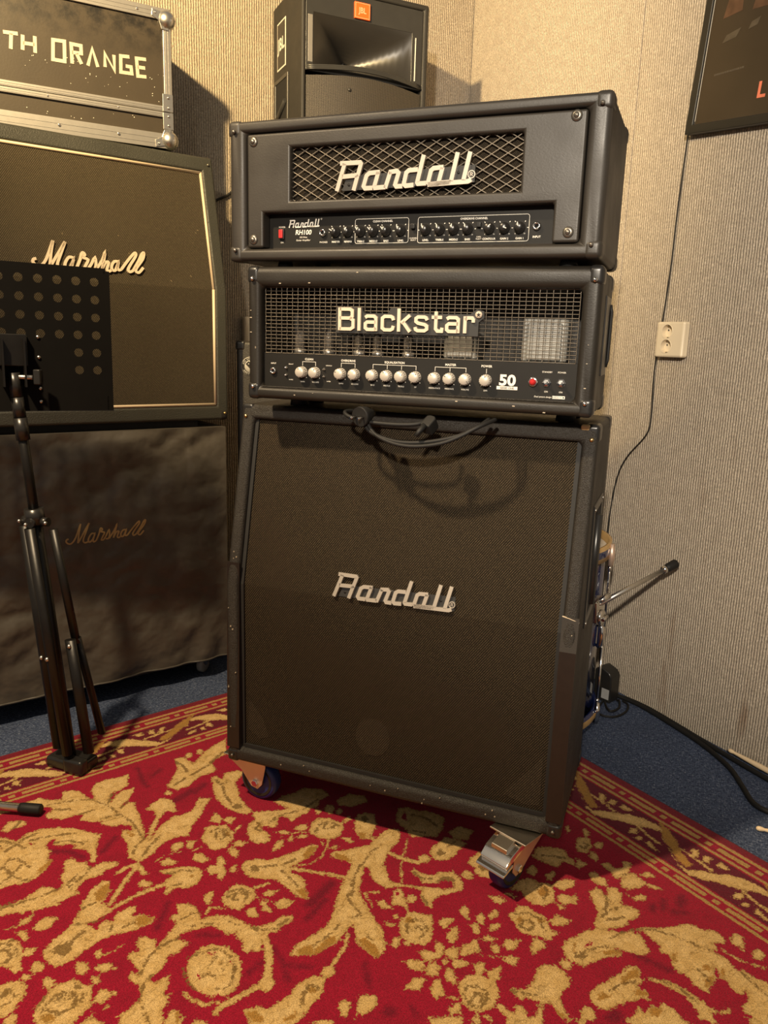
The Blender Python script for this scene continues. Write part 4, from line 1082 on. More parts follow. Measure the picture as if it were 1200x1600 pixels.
# ------------------------------------------------------------------ upper amplifier head (lattice grille)
def lattice_head():
    W_, D_, H_ = .7257, .2619, .2583
    t = empty('amplifier_head', (.02128, -.00095, 1.2323), -.0192, 'topmost black guitar amplifier head with diamond lattice grille and metal nameplate', 'amplifier')
    framed_box(MB(), W_, D_, H_, .0375, .0375, .0235, .0225, .034).build('cabinet_body', SMOOTH_TOLEX, t, bevel=.011, seg=3)
    # moulded fascia with two openings
    xs = [.0395, .075, .1345, .5815, .641, .6865]; zs = [.0250, .090, .1105, .2065, .2340]
    fa = plate_holes(MB(), xs, zs, {(1,0),(2,0),(3,0),(2,2)}, .004, .033)
    fa.build('fascia', SMOOTH_TOLEX, t, bevel=.005, seg=3)
    MB().box(.130, .0225, .106, .586, .026, .211).build('backing_cloth', CLOTH_HEAD, t)
    # expanded metal lattice
    la = MB(); x0, x1, z0, z1 = .1345, .5815, .1105, .2065; px, pz = .0292, .0168; sl = pz/px
    def seg(p, q): la.tube([(p[0], .0165, p[1]), (q[0], .0165, q[1])], .0011, 5, cap=False)
    n = int((x1-x0)/px)+int((z1-z0)/pz)+3
    for i in range(-8, n):
        for sg in (1, -1):
            # line z = zc + sg*sl*(x - xc)
            pts = []
            xc = x0+(i+.5)*px; zc = z0 if sg > 0 else z1
            xa = xc; xb = xc+(z1-z0)/sl
            za, zb = (z0, z1) if sg > 0 else (z1, z0)
            # clip in x
            def at(x): return za+(zb-za)*(x-xa)/(xb-xa)
            a, b = max(xa, x0), min(xb, x1)
            if b-a > .002: seg((a, at(a)), (b, at(b)))
    o = la.build('lattice_grille', simple('lattice_metal', (.22, .19, .15), .42, .7, var=.12), t); o['kind'] = 'stuff'
    lo = chrome_logo(t, 1.0, -.004, .001); lo.location = (.2304, .008, .1224)
    # control panel
    cp = MB().box(.0755, .0305, .0245, .6405, .033, .0905).build('control_panel', PANEL_BLACK, t)
    MB().box(.0765, .0255, .0238, .6395, .0305, .0252).build('panel_lip', ALU, t)
    y = .0300
    le = MB()
    for s in RLOGO: le.stroke([(.1180+p[0]*.000255, .0645+p[1]*.000275) for p in s], .0022, y, y+.0006)
    text_mesh(le, 'RH100', .150, .0515, .0090, y, shear=.15, bold=.02)
    text_mesh(le, '100 Watt', .150, .0450, .0032, y, shear=.15); text_mesh(le, 'Guitar Amplifier', .150, .0395, .0034, y, shear=.15)
    text_mesh(le, '\u00ae', .1895, .078, .003, y)
    KX = [.2209,.2466,.2732,.2995,.3255,.3550,.4041,.4312,.4579,.4843,.5244,.5521,.5795]; KZ = .0545
    LB = ['MASTER','REVERB','TREBLE','MIDDLE','BASS','LEVEL','LEVEL','TREBLE','MIDDLE','BASS','CONTOUR','GAIN 2','GAIN 1']
    for x, s in zip(KX, LB):
        text_mesh(le, s, x, .0352, .0034, y, bold=.02)
        for a in (-140, -90, -40, 40, 90, 140):
            p = (x+.0128*math.sin(R(a)), KZ+.0128*math.cos(R(a)))
            if a in (-140, 140): text_mesh(le, '0' if a < 0 else '10', p[0], p[1]-.001, .0022, y)
            else: le.stroke([p, (x+.0150*math.sin(R(a)), KZ+.0150*math.cos(R(a)))], .0012, y, y+.0004)
    def rbox(x0, x1, z0, z1, r=.004):
        pts = arc_pts(x1-r, z1-r, r, 0, 90, 4)+arc_pts(x0+r, z1-r, r, 90, 180, 4)+arc_pts(x0+r, z0+r, r, 180, 270, 4)+arc_pts(x1-r, z0+r, r, 270, 360, 4)
        le.stroke(pts+[pts[0]], .0007, y, y+.0004)
    rbox(.2615, .3700, .0330, .0770); rbox(.3885, .5955, .0320, .0770)
    text_mesh(le, 'CLEAN CHANNEL', .318, .0705, .0036, y, bold=.02); text_mesh(le, 'OVERDRIVE CHANNEL', .495, .0705, .0036, y, bold=.02)
    text_mesh(le, 'CHANNEL', .380, .0395, .0024, y); text_mesh(le, 'SELECT', .380, .0360, .0024, y)
    text_mesh(le, 'GAIN', .505, .0395, .0024, y); text_mesh(le, 'SELECT', .505, .0360, .0024, y)
    text_mesh(le, 'PHONES', .1945, .0350, .0032, y); text_mesh(le, 'INPUT', .6100, .0370, .0036, y, bold=.02)
    text_mesh(le, 'POWER', .1030, .0650, .0030, y); text_mesh(le, 'ON', .1030, .0360, .0030, y)
    le.build('panel_lettering', WHITE_INK, cp)['kind'] = 'stuff'
    kb = MB().lathe([(.0098, 0), (.0098, -.004), (.0072, -.005), (.0066, -.0165), (.0056, -.0175), (1e-6, -.0175)], (0,0,0), 'y', 18)
    k0 = None
    for i, x in enumerate(KX):
        if k0 is None:
            k0 = kb.build('knob', BLACK_PLASTIC, cp)
            MB().stroke([(0, .001), (0, .0074)], .0013, -.0180, -.0172).build('pointer', WHITE_INK, k0)
            k = k0
        else: k = copy_tree(k0, cp)
        k.location = (x, .0303, KZ)
        k.rotation_euler = (0, R([-60, 30, -30, -45, -40, -20, -25, -10, 5, -15, 50, 110, -10][i]), 0)
    def jack(x, z, mat):
        j = MB().lathe([(.0075, 0), (.0075, -.003), (.0062, -.0065), (.0040, -.0068), (.0034, -.002)], (x, .0303, z), 'y', 16).build('jack_socket', mat, cp)
        MB().lathe([(.0036, -.0035), (1e-6, -.0035)], (x, .0303, z), 'y', 12).build('jack_hole', CAVITY, j)
    jack(.1939, .0540, CHROME); jack(.6094, .0563, CHROME)
    s = MB().box(.0975, .0262, .0430, .1088, .0305, .0630).build('rocker_bezel', BLACK_PLASTIC, cp, bevel=.001)
    MB().prism([(.0990, .0450), (.1073, .0450), (.1073, .0612), (.0990, .0612)], .0225, .0285).build('rocker_switch', RED_PLASTIC, s, bevel=.001)
    for x in (.3800, .5055):
        MB().box(x-.004, .0225, .0565, x+.004, .0305, .0650).build('push_button', BLACK_PLASTIC, cp, bevel=.0008)
    for x, z in ((.0545, .2200), (.6685, .2240), (.6685, .0415), (.0535, .0405)): screw(t, x, .004, z, .0048, .0095)
    for x, sx in ((0, 1), (W_, -1)):
        for z, sz in ((0, 1), (H_, -1)):
            c = corner_cap(t, x, 0, z, .030*sx, .040, .030*sz, SMOOTH_TOLEX, .010)
            screw(c, x+.016*sx, -.0015, z+.020*sz, .0038)
            corner_cap(t, x, D_, z, .030*sx, -.040, .030*sz, SMOOTH_TOLEX, .010)
    for x in (.10, W_-.06):
        for yy in (.05, D_-.045):
            MB().lathe([(.014, 0), (.017, -.0108)], (x, yy, .0005), 'z', 16).build('rubber_foot', BLACK_RUBBER, t)
    return t
lattice_head()

# ------------------------------------------------------------------ lower amplifier head (wire mesh)
BLETTERS = {  # strokes in units of x-height, wide square sans
 'B': (1.02, [[(.1,0),(.1,1.40)],[(.1,1.31),(.72,1.31),(.86,1.22),(.86,.86),(.72,.76),(.1,.76)],[(.72,.76),(.92,.64),(.92,.20),(.76,.09),(.1,.09)]]),
 'l': (.22, [[(.11,0),(.11,1.40)]]),
 'a': (.86, [[(.10,.82),(.22,.91),(.62,.91),(.74,.80),(.74,.0)],[(.74,.54),(.22,.54),(.11,.44),(.11,.19),(.22,.09),(.62,.09),(.74,.20)]]),
 'c': (.82, [[(.76,.68),(.72,.84),(.60,.91),(.24,.91),(.11,.80),(.11,.20),(.24,.09),(.60,.09),(.72,.16),(.76,.34)]]),
 'k': (.82, [[(.1,0),(.1,1.40)],[(.74,1.0),(.24,.52)],[(.34,.60),(.76,0)]]),
 's': (.84, [[(.76,.72),(.70,.86),(.60,.91),(.24,.91),(.12,.82),(.12,.64),(.24,.54),(.62,.46),(.75,.36),(.75,.19),(.62,.09),(.22,.09),(.11,.16),(.08,.30)]]),
 't': (.62, [[(.26,1.26),(.26,.22),(.36,.09),(.60,.09),(.62,.30)],[(.02,.91),(.60,.91)]]),
 'r': (.56, [[(.1,0),(.1,1.0)],[(.1,.78),(.22,.91),(.48,.91),(.55,.80),(.55,.64)]]),
}
def mesh_head():
    W_, D_, H_ = .6883, .2466, .2589
    t = empty('amplifier_head', (.06508, -.0074, .96264), .0202, 'black tube amplifier head with woven wire mesh front and pale grey knobs', 'amplifier')
    framed_box(MB(), W_, D_, H_, .029, .033, .0245, .0385, .150).build('cabinet_body', DARK_TOLEX, t, bevel=.011, seg=3)
    # wire mesh
    x0, x1, z0, z1 = .0295, .6550, .0925, .2200
    wm = MB(); nvw, nhw = 52, 18
    for i in range(nvw+1):
        x = x0+.004+(x1-x0-.008)*i/nvw
        wm.tube([(x, .0155+(.0009 if j % 2 == i % 2 else -.0009), z0+(z1-z0)*j/nhw) for j in range(nhw+1)], .00078, 4, cap=False)
    for j in range(nhw+1):
        z = z0+(z1-z0)*j/nhw
        wm.tube([(x0+.004+(x1-x0-.008)*i/nvw, .0155+(-.0009 if j % 2 == i % 2 else .0009), z) for i in range(nvw+1)], .00078, 4, cap=False)
    o = wm.build('wire_mesh', simple('blackened_wire', (.16, .135, .105), .42, .7, var=.2), t); o['kind'] = 'stuff'
    # nameplate
    bk = MB(); xh = .0302; x = .1985; zb = .1400
    bk.prism([(.194, .1350), (.194, .1835), (.245, .1835), (.250, .1730), (.300, .1730), (.304, .1835), (.318, .1835), (.322, .1740), (.458, .1740), (.470, .1830), (.483, .1800), (.484, .1680), (.474, .1600), (.474, .1350)], .003, .010)
    n = bk.build('nameplate', GREY_PLASTIC, t)
    for ch in 'Blackstar':
        w, st = BLETTERS[ch]
        lg = MB()
        for s in st: lg.stroke([(x+p[0]*xh*1.125, zb+p[1]*xh) for p in s], .0062, -.002, .003)
        lg.build('letter', LOGO_CREAM, n)
        x += (w+.155)*xh*1.125
    lg = MB()
    lg.lathe([(.0062, .003), (.0062, -.002), (1e-6, -.002)], (.4745, 0, .1735), 'y', 16)
    lg.build('star_disc', LOGO_CREAM, n)
    st = []
    for k in range(10):
        r = .0045 if k % 2 == 0 else .0018
        st.append((.4745+r*math.sin(k*math.pi/5), .1735+r*math.cos(k*math.pi/5)))
    MB().prism(st, -.0026, -.0015).build('star_emblem', BLACK_PLASTIC, n)
    # innards seen through the mesh
    for x, w, z1_, d in ((.5400, .086, .1720, .10), (.3870, .068, .1440, .10)):
        tr = MB().box(x, .085, .0905, x+w, .085+d, z1_).build('transformer', TRANSF, t, bevel=.006)
        MB().box(x+w*.12, .080, .094, x+w*.88, .0875, z1_-.008).build('end_bell', TRANSF, tr, bevel=.004)
    GL = simple('tube_glass', (.10, .09, .08), .06, var=.2, coat=1.0)
    for x in (.0717, .1379, .2061, .2469, .3122):
        v = MB().lathe([(.011, .0905), (.011, .125), (.008, .135), (.003, .140), (1e-6, .141)], (x, .095, 0), 'z', 12).build('valve', GL, t)
        MB().lathe([(.0125, .0900), (.0125, .1010)], (x, .095, 0), 'z', 12).build('valve_base', ALU, v)
    MB().box(.0298, .020, .0252, .6548, .149, .0903).build('chassis', BLACK_METAL, t)
    cp = MB().box(.0296, .0150, .0248, .6550, .0198, .0922).build('control_panel', PANEL_BLACK, t)
    MB().box(.0300, .0040, .0232, .6546, .0150, .0256).build('panel_lip', COARSE_TOLEX, t, bevel=.001)
    y = .0145; le = MB(); KZ = .0562
    KX = [.1087,.1373,.1928,.2220,.2596,.2890,.3180,.3472,.3850,.4141,.4449,.4838]; KX = [k+.0075 for k in KX]
    LB = ['GAIN','VOLUME','GAIN','VOLUME','BASS','MIDDLE','TREBLE','ISF','RESONANCE','PRESENCE','VOLUME','DPR']
    for x, s in zip(KX, LB):
        text_mesh(le, s, x, .0360, .0028, y)
        for a in (-140, 140): le.stroke([(x+.0128*math.sin(R(a)), KZ+.0128*math.cos(R(a))), (x+.0145*math.sin(R(a)), KZ+.0145*math.cos(R(a)))], .0010, y, y+.0004)
    for i0, i1, s in ((0, 1, 'CLEAN'), (2, 3, 'OVERDRIVE'), (4, 7, 'EQUALISATION'), (8, 10, 'MASTER')):
        xa, xb = KX[i0], KX[i1]
        text_mesh(le, s, (xa+xb)/2, .0800, .0042, y, bold=.015)
        le.stroke([(xa, .0690), (xa, .0770), (xb, .0770), (xb, .0690)], .0007, y, y+.0004)
        for i in range(i0+1, i1): le.stroke([(KX[i], .0690), (KX[i], .0770)], .0007, y, y+.0004)
    text_mesh(le, 'POWER', KX[-1], .0800, .0042, y, bold=.015); le.stroke([(KX[-1], .0690), (KX[-1], .0775)], .0007, y, y+.0004)
    text_mesh(le, 'INPUT', .0513, .0700, .0030, y, bold=.01)
    for x, a, b in ((.0905, 'BRIGHT', 'WARM'), (.1735, 'CRUNCH', 'SUPER')):
        text_mesh(le, a, x, .0700, .0022, y); text_mesh(le, b, x, .0390, .0022, y)
    text_mesh(le, '50', .5312, .0490, .0195, y, sx=1.15, bold=.035)
    text_mesh(le, 'STANDBY', .6027, .0745, .0030, y); text_mesh(le, 'POWER', .6288, .0745, .0030, y)
    text_mesh(le, 'ON', .6027, .0395, .0030, y); text_mesh(le, 'ON', .6288, .0395, .0030, y)
    text_mesh(le, 'Dual patent design', .6130, .0300, .0030, y, align='r', shear=.15)
    le.prism([(.5120, .0410), (.5505, .0410), (.5505, .0470), (.5120, .0470)], y-.0002, y+.0004)
    le.prism([(.6150, .0288), (.6372, .0288), (.6372, .0340), (.6150, .0340)], y-.0002, y+.0004)
    lo = le.build('panel_lettering', WHITE_INK, cp); lo['kind'] = 'stuff'
    dk = MB(); text_mesh(dk, 'SERIES ONE', .5312, .0422, .0036, y-.0004, bold=.02); text_mesh(dk, 'MADE IN', .6235, .0298, .0030, y-.0004); dk.lathe([(.0014, y-.0004), (1e-6, y-.0004)], (.6345, 0, .0314), 'y', 8)
    dk.build('dark_lettering', BLACK_PLASTIC, lo)['kind'] = 'stuff'
    k0 = None
    for i, x in enumerate(KX):
        if k0 is None:
            kb = MB()
            prof = [(.0112, 0), (.0112, -.0025), (.0100, -.003)]
            kb.lathe(prof + [(.0098, -.0150), (.0088, -.0165), (1e-6, -.0165)], (0,0,0), 'y', 24)
            for q in range(16):
                a = 2*math.pi*q/16
                kb.tube([(.0100*math.cos(a), -.003, .0100*math.sin(a)), (.0099*math.cos(a), -.0135, .0099*math.sin(a))], .0009, 4)
            k = k0 = kb.build('knob', KNOB_GREY, cp)
            MB().stroke([(0, .0060), (0, .0085)], .0012, -.0170, -.0160).build('pointer', BLACK_PLASTIC, k0)
        else: k = copy_tree(k0, cp)
        k.location = (x, .0150, KZ); k.rotation_euler = (0, R([-20, 30, -60, -100, -150, -20, 60, 40, -30, -50, 120, 10][i]), 0)
    j = MB().lathe([(.0070, 0), (.0070, -.004), (.0058, -.006), (.0036, -.006), (.0032, -.002)], (.0513, .0150, .0565), 'y', 16).build('jack_socket', CHROME, cp)
    MB().lathe([(.0034, -.003), (1e-6, -.003)], (.0513, .0150, .0565), 'y', 12).build('jack_hole', CAVITY, j)
    for x in (.0800, .1635):
        for z in (.0636, .0490):
            MB().lathe([(.0030, 0), (.0030, -.002), (.0016, -.0025), (.0016, -.005), (1e-6, -.0055)], (x, .0150, z), 'y', 10).build('mini_button', CHROME, cp)
    lp = MB().lathe([(.0090, 0), (.0090, -.0025), (.0075, -.004), (.0066, -.004)], (.5785, .0150, .0572), 'y', 18).build('pilot_lamp', CHROME, cp)
    MB().lathe([(.0066, -.003), (.0064, -.007), (.0045, -.0105), (.002, -.012), (1e-6, -.0122)], (.5785, .0150, .0572), 'y', 10, smooth=False).build('red_jewel', RED_JEWEL, lp)
    for x in (.6027, .6288):
        tg = MB().lathe([(.0082, 0), (.0082, -.002), (.0066, -.003), (.0060, -.006), (.0035, -.0065)], (x, .0150, .0568), 'y', 6, smooth=False).build('toggle_switch', CHROME, cp)
        MB().tube([(x, .010, .0568), (x, .000, .0585), (x, -.004, .0592)], [.0022, .0026, .0030], 8).build('lever', CHROME, tg)
    for x, sx in ((0, 1), (W_, -1)):
        for z, sz in ((0, 1), (H_, -1)):
            c = corner_cap(t, x, 0, z, .027*sx, .045, .034*sz, BLACK_PLASTIC, .010)
            screw(c, x+.0135*sx, -.0015, z+.024*sz, .0042, mat=CHROME)
            corner_cap(t, x, D_, z, .027*sx, -.045, .034*sz, BLACK_PLASTIC, .010)
    for x in (.060, W_-.058):
        for yy in (.118, D_-.045):
            MB().lathe([(.018, 0), (.0195, -.0195)], (x, yy, .0004), 'z', 18).build('rubber_foot', BLACK_RUBBER, t)
    # side handle on the right cheek
    hd = MB().box(0, .090, .070, .003, .200, .215).build('handle_plate', BLACK_PLASTIC, t, bevel=.0012, loc=(W_-.0005, 0, 0))
    MB().tube([(.003, .185, .085), (.006, .185, .098), (.006, .185, .190), (.003, .185, .203)], .003, 8).build('handle_strap', BLACK_RUBBER, hd)
    # chips on the cover
    ch = MB(); rr = random.Random(5)
    for i in range(16):
        x, z = (rr.uniform(.04, .62), rr.choice((rr.uniform(.004, .018), rr.uniform(.226, .252)))) if i % 2 else (rr.choice((.008, .018, .672)), rr.uniform(.05, .22))
        q = rr.uniform(.0006, .0018); ch.prism([(x-q*1.6, z-q*.4), (x+q*1.2, z-q*.6), (x+q*1.5, z+q*.5), (x-q, z+q*.6)], -.0006, .0005)
    ch.build('paint_chips', CHIP, t)['kind'] = 'stuff'
    return t
mesh_head()

# ------------------------------------------------------------------ mains lead bunched on top of the cabinet
def mains_lead():
    t = empty('mains_lead', (.40, -.01, .945), 0, 'black coiled mains lead with plug drooping between cabinet and mesh head', 'power cord')
    o = Vector((.40, -.01, .945))
    def loop(pts, r, name):
        return MB().tube([Vector(p)-o for p in smooth_poly([Vector(p) for p in pts], 6)], r, 8).build(name, BLACK_RUBBER, t)
    loop([(.300, .030, .9475), (.283, -.005, .9465), (.300, -.020, .938), (.345, -.022, .931), (.400, -.022, .930), (.440, -.014, .934), (.452, .006, .9455)], .0042, 'cable')
    loop([(.298, .02, .9475), (.320, -.010, .938), (.345, -.026, .913), (.400, -.034, .899), (.460, -.034, .902), (.520, -.028, .917), (.558, -.014, .937), (.578, .020, .9475)], .0042, 'cable')
    loop([(.310, .03, .9475), (.330, -.014, .936), (.360, -.030, .907), (.420, -.040, .893), (.490, -.036, .902), (.545, -.020, .929), (.566, .020, .9475)], .0040, 'cable')
    # plug: round body, two pins towards the viewer
    p = MB().lathe([(.019, 0), (.0195, .006), (.017, .018), (.011, .030), (.006, .042)], (0, 0, 0), 'y', 20).build('plug', BLACK_RUBBER, t)
    p.location = Vector((.325, -.034, .9410))-o; p.rotation_euler = (R(8), 0, R(-18))
    for q in (-.0095, .0095): MB().tube([(q, 0, .0), (q, -.017, 0)], .0024, 8).build('pin', CHROME, p)
    # appliance connector standing on end
    c = MB().prism([(-.011, -.014), (.011, -.014), (.011, .008), (.006, .014), (-.006, .014), (-.011, .008)], -.008, .018).build('connector', BLACK_RUBBER, t, bevel=.003)
    c.location = Vector((.462, -.022, .937))-o; c.rotation_euler = (R(-50), R(10), R(-20))
    MB().tube([(0, -.006, -.012), (-.002, -.004, -.030), (-.004, .0, -.038)], [.006, .005, .004], 8).build('strain_relief', BLACK_RUBBER, c)
mains_lead()

# ------------------------------------------------------------------ left stack: slant cabinet on a covered cabinet
AM = .99606; M0 = Vector((-.82358, -.00629, 0))
def mloc(x, y=0.0, z=0.0):
    return M0 + Vector((x*math.cos(AM)-y*math.sin(AM), x*math.sin(AM)+y*math.cos(AM), z))

def script_logo(mb, ox, oz, k, w, y0, y1):
    for s in MLOGO:
        P = smooth_poly([Vector((p[0]*.001*k+ox, p[1]*.001*k+oz)) for p in s], 3)
        mb.stroke([(p.x, p.y) for p in P], w, y0, y1)
    return mb

def old_cab():
    W_, D_, H_, KZ, S_ = .770, .352, .761, .382, .090
    t = empty('speaker_cabinet', mloc(.018, 0, .836), AM, 'old black slant speaker cabinet with white piping and cream script logo, below flight case', 'speaker cabinet')
    framed_box(MB(), W_, D_, H_, .037, .037, .043, .043, .016, KZ, S_).build('cabinet_body', OLD_TOLEX, t, bevel=.014, seg=4)
    x0, x1, z0, z1 = .0375, W_-.0375, .0435, H_-.0435
    fy = lambda z, o=.006: o if z <= KZ else o+S_*(z-KZ)/(H_-KZ)
    vs = []; fs = []; zs = [z0, KZ, z1]
    for z in zs: vs += [(x0, fy(z), z), (x1, fy(z), z)]
    MB().add(vs, [(0,1,3,2),(2,3,5,4)]).build('grille_cloth', CLOTH_OLD, t)
    e = .003
    P = [(x0+e, fy(z0+e, .004), z0+e), (x1-e, fy(z0, .004), z0+e), (x1-e, fy(KZ, .004), KZ), (x1-e, fy(z1, .004), z1-e), (x0+e, fy(z1, .004), z1-e), (x0+e, fy(KZ, .004), KZ), (x0+e, fy(z0, .004), z0+e)]
    mb = MB()
    for a, b in zip(P[:-1], P[1:]): mb.tube([a, b], .0042, 8)
    mb.build('white_piping', WHITE_PIPING, t)
    ang = math.atan2(S_, H_-KZ)
    lg = script_logo(MB(), 0, 0, 1.306, .0072, -.004, .002).build('script_logo', LOGO_CREAM, t)
    lg.location = (.2365, fy(.4136)-.002, .4136); lg.rotation_euler = (-ang, 0, 0)
    for x, sx in ((0, 1), (W_, -1)):
        cc = corner_cap(t, x, S_, H_, .030*sx, .05, -.034, BLACK_PLASTIC, .012); screw(cc, x+.016*sx, S_-.004, H_-.022, .0038)
        cc = corner_cap(t, x, 0, 0, .030*sx, .05, .034, BLACK_PLASTIC, .012); screw(cc, x+.014*sx, -.0015, .020, .004, mat=BRASS)
        corner_cap(t, x, D_, 0, .03*sx, -.05, .034); corner_cap(t, x, D_, H_, .03*sx, -.05, -.034)
    # lint and scratches on the cloth
    rr = random.Random(11); mb = MB()
    for i in range(16):
        x, z = rr.uniform(.28, .70), rr.uniform(.30, .55); q = rr.uniform(.001, .006); a = rr.uniform(-1.5, .3)
        mb.stroke([(x, z), (x+q*math.cos(a), z+q*math.sin(a))], .0012, 0, .0006)
        n = 8
        for v in range(len(mb.v)-n, len(mb.v)): p = mb.v[v]; mb.v[v] = (p[0], fy(p[2])+p[1]-.0008, p[2])
    mb.build('lint', simple('lint', (.22, .17, .10), .9), t)['kind'] = 'stuff'
    st = MB().box(.045, .002, .047, .150, .0055, .075).build('paper_sticker', simple('orange_print_sticker', (.42, .20, .07), .6, var=.6, scale=180), t)
old_cab()

def cover_disp(x, z):
    """outward bulge of the draped cover's front, metres (positive = towards the room)"""
    n = noise.noise; d = 0.0
    u, v = x*.8+z*.6, -x*.6+z*.8
    d += .020*abs(n(Vector((u*2.4, v*7.0, 1.3))))
    d += .006*n(Vector((x*7, z*3.0, 4.1)))
    d += .010*abs(n(Vector((x*10-z*7, x*3+z*12, 7.7))))
    d += .0015*n(Vector((x*40, z*40, 2)))
    # long vertical crease near the right edge and gathered folds at the hem
    d += .006*math.exp(-((x-.66-.10*(.8-z))/.018)**2)*min(1, max(0, (z-.35)*3))
    d += .005*math.exp(-((z-.10)/.05)**2)*math.sin(x*38+2*math.sin(x*9))
    return d-.008

def covered_cab():
    W_, D_, Z0, Z1 = .770, .352, .070, .8145
    t = empty('covered_speaker_cabinet', mloc(0, 0, 0), AM, 'speaker cabinet under a creased dark grey dust cover with faded gold script', 'speaker cabinet')
    cm = NT('dust_cover_vinyl')
    c = cm.mix(cm.noise(9, 4, rough=.6), (.050, .044, .036), (.096, .085, .069))
    c = cm.mix(cm.ramp(cm.noise(60, 3), .62, .74, 0, .25), c, (.085, .075, .060))
    cm.col(c).set(rough=cm.ramp(cm.noise(14, 3), .3, .7, .36, .55), spec=.5).bump(cm.noise(9, 3, rough=.45), .6, .030)
    nx, nz = 90, 84
    vs = []; fs = []
    for j in range(nz+1):
        for i in range(nx+1):
            x = -.006+(W_+.012)*i/nx; z = Z0+(Z1-Z0)*j/nz
            edge = min(1, i/4, (nx-i)/4, (nz-j)/3)
            vs.append((x, -.004-cover_disp(x, z)*edge, z))
    for j in range(nz):
        for i in range(nx): fs.append((j*(nx+1)+i, j*(nx+1)+i+1, (j+1)*(nx+1)+i+1, (j+1)*(nx+1)+i))
    mb = MB().add(vs, fs, True)
    # sides and top of the cover
    n2 = 24; b = MB()
    for xx, dirn in ((-.006, -1), (W_+.006, 1)):
        vs = []; fs = []
        for j in range(nz+1):
            for i in range(n2+1):
                y = -.004+(D_+.004)*i/n2; z = Z0+(Z1-Z0)*j/nz
                e = min(1, i/4, (n2-i)/4, (nz-j)/3)
                vs.append((xx+dirn*cover_disp(y*1.7+3, z)*e*.7, y, z))
        for j in range(nz):
            for i in range(n2):
                q = (j*(n2+1)+i, j*(n2+1)+i+1, (j+1)*(n2+1)+i+1, (j+1)*(n2+1)+i)
                fs.append(q if dirn > 0 else q[::-1])
        mb.add(vs, fs, True)
    mb.add([(-.006,-.004,Z1),(W_+.006,-.004,Z1),(W_+.006,D_,Z1),(-.006,D_,Z1),(-.006,D_,Z0),(W_+.006,D_,Z0)], [(0,1,2,3),(3,2,5,4)])
    mb.build('dust_cover', cm.m, t)
    hem = MB()
    hem.tube([(-.004+(W_+.008)*i/nx, -.006-cover_disp(-.006+(W_+.012)*i/nx, Z0)*min(1, i/4, (nx-i)/4), Z0+.001) for i in range(nx+1)], .003, 6)
    hem.build('hem', cm.m, t)
    lg = script_logo(MB(), .2908, .5073, 1.0, .0044, -.0010, .0006)
    lg.v = [(p[0], -.004-cover_disp(p[0], p[2])+p[1]-.0004, p[2]) for p in lg.v]
    lg.build('script_print', GOLD_INK, t)
    MB().box(.008, .010, .060, W_-.008, D_-.01, .800).build('cabinet_inside', BLACK_MATTE, t)
    # the upper cabinet's feet rest here
    MB().box(.06, .03, .8150, .70, .30, .8352).build('foot_rail', BLACK_MATTE, t)
    WH = simple('grey_castor_wheel', (.30, .29, .27), .4, var=.15)
    for x, y in ((.055, .055), (W_-.065, .055), (.055, D_-.06), (W_-.065, D_-.06)):
        c = MB().box(-.035, -.03, -.004, .035, .03, 0).build('castor', STEEL, t, bevel=.001, loc=(x, y, .0605), rot=(0, 0, R(35)))
        MB().prism([(-.020, -.004), (.024, -.004), (.030, -.014), (.014, -.034), (.004, -.034)], -.014, -.011).build('fork', CHROME, c)
        MB().lathe([(.010, -.009), (.024, -.010), (.027, -.006), (.027, .006), (.024, .010), (.010, .009)], (.010, 0, -.033), 'y', 24).build('wheel', WH, c)
covered_cab()

# ------------------------------------------------------------------ flight case on the left stack
CASETXT = [[(0.3227,0.23),(0.3572,0.232)],[(0.3415,0.2299),(0.3381,0.193)],[(0.3687,0.2318),(0.3664,0.1958)],[(0.3976,0.234),(0.3962,0.1941)],[(0.3674,0.2126),(0.3964,0.2138)],[(0.4416,0.2338),(0.4695,0.2352),(0.4679,0.1866),(0.4389,0.1863),(0.4416,0.2338)],[(0.4864,0.1845),(0.4864,0.2325),(0.5107,0.2321),(0.5108,0.2135),(0.4879,0.2123)],[(0.4985,0.2113),(0.5105,0.1878)],[(0.5264,0.1866),(0.5393,0.2301),(0.5519,0.1876)],[(0.5709,0.191),(0.5714,0.226),(0.5955,0.1852),(0.5951,0.2253)],[(0.6363,0.2278),(0.6132,0.2261),(0.612,0.1855),(0.6412,0.1865),(0.6397,0.203),(0.6256,0.2031)],[(0.681,0.2292),(0.6552,0.2276),(0.6574,0.1831),(0.6805,0.185)],[(0.6561,0.2059),(0.678,0.2067)]]
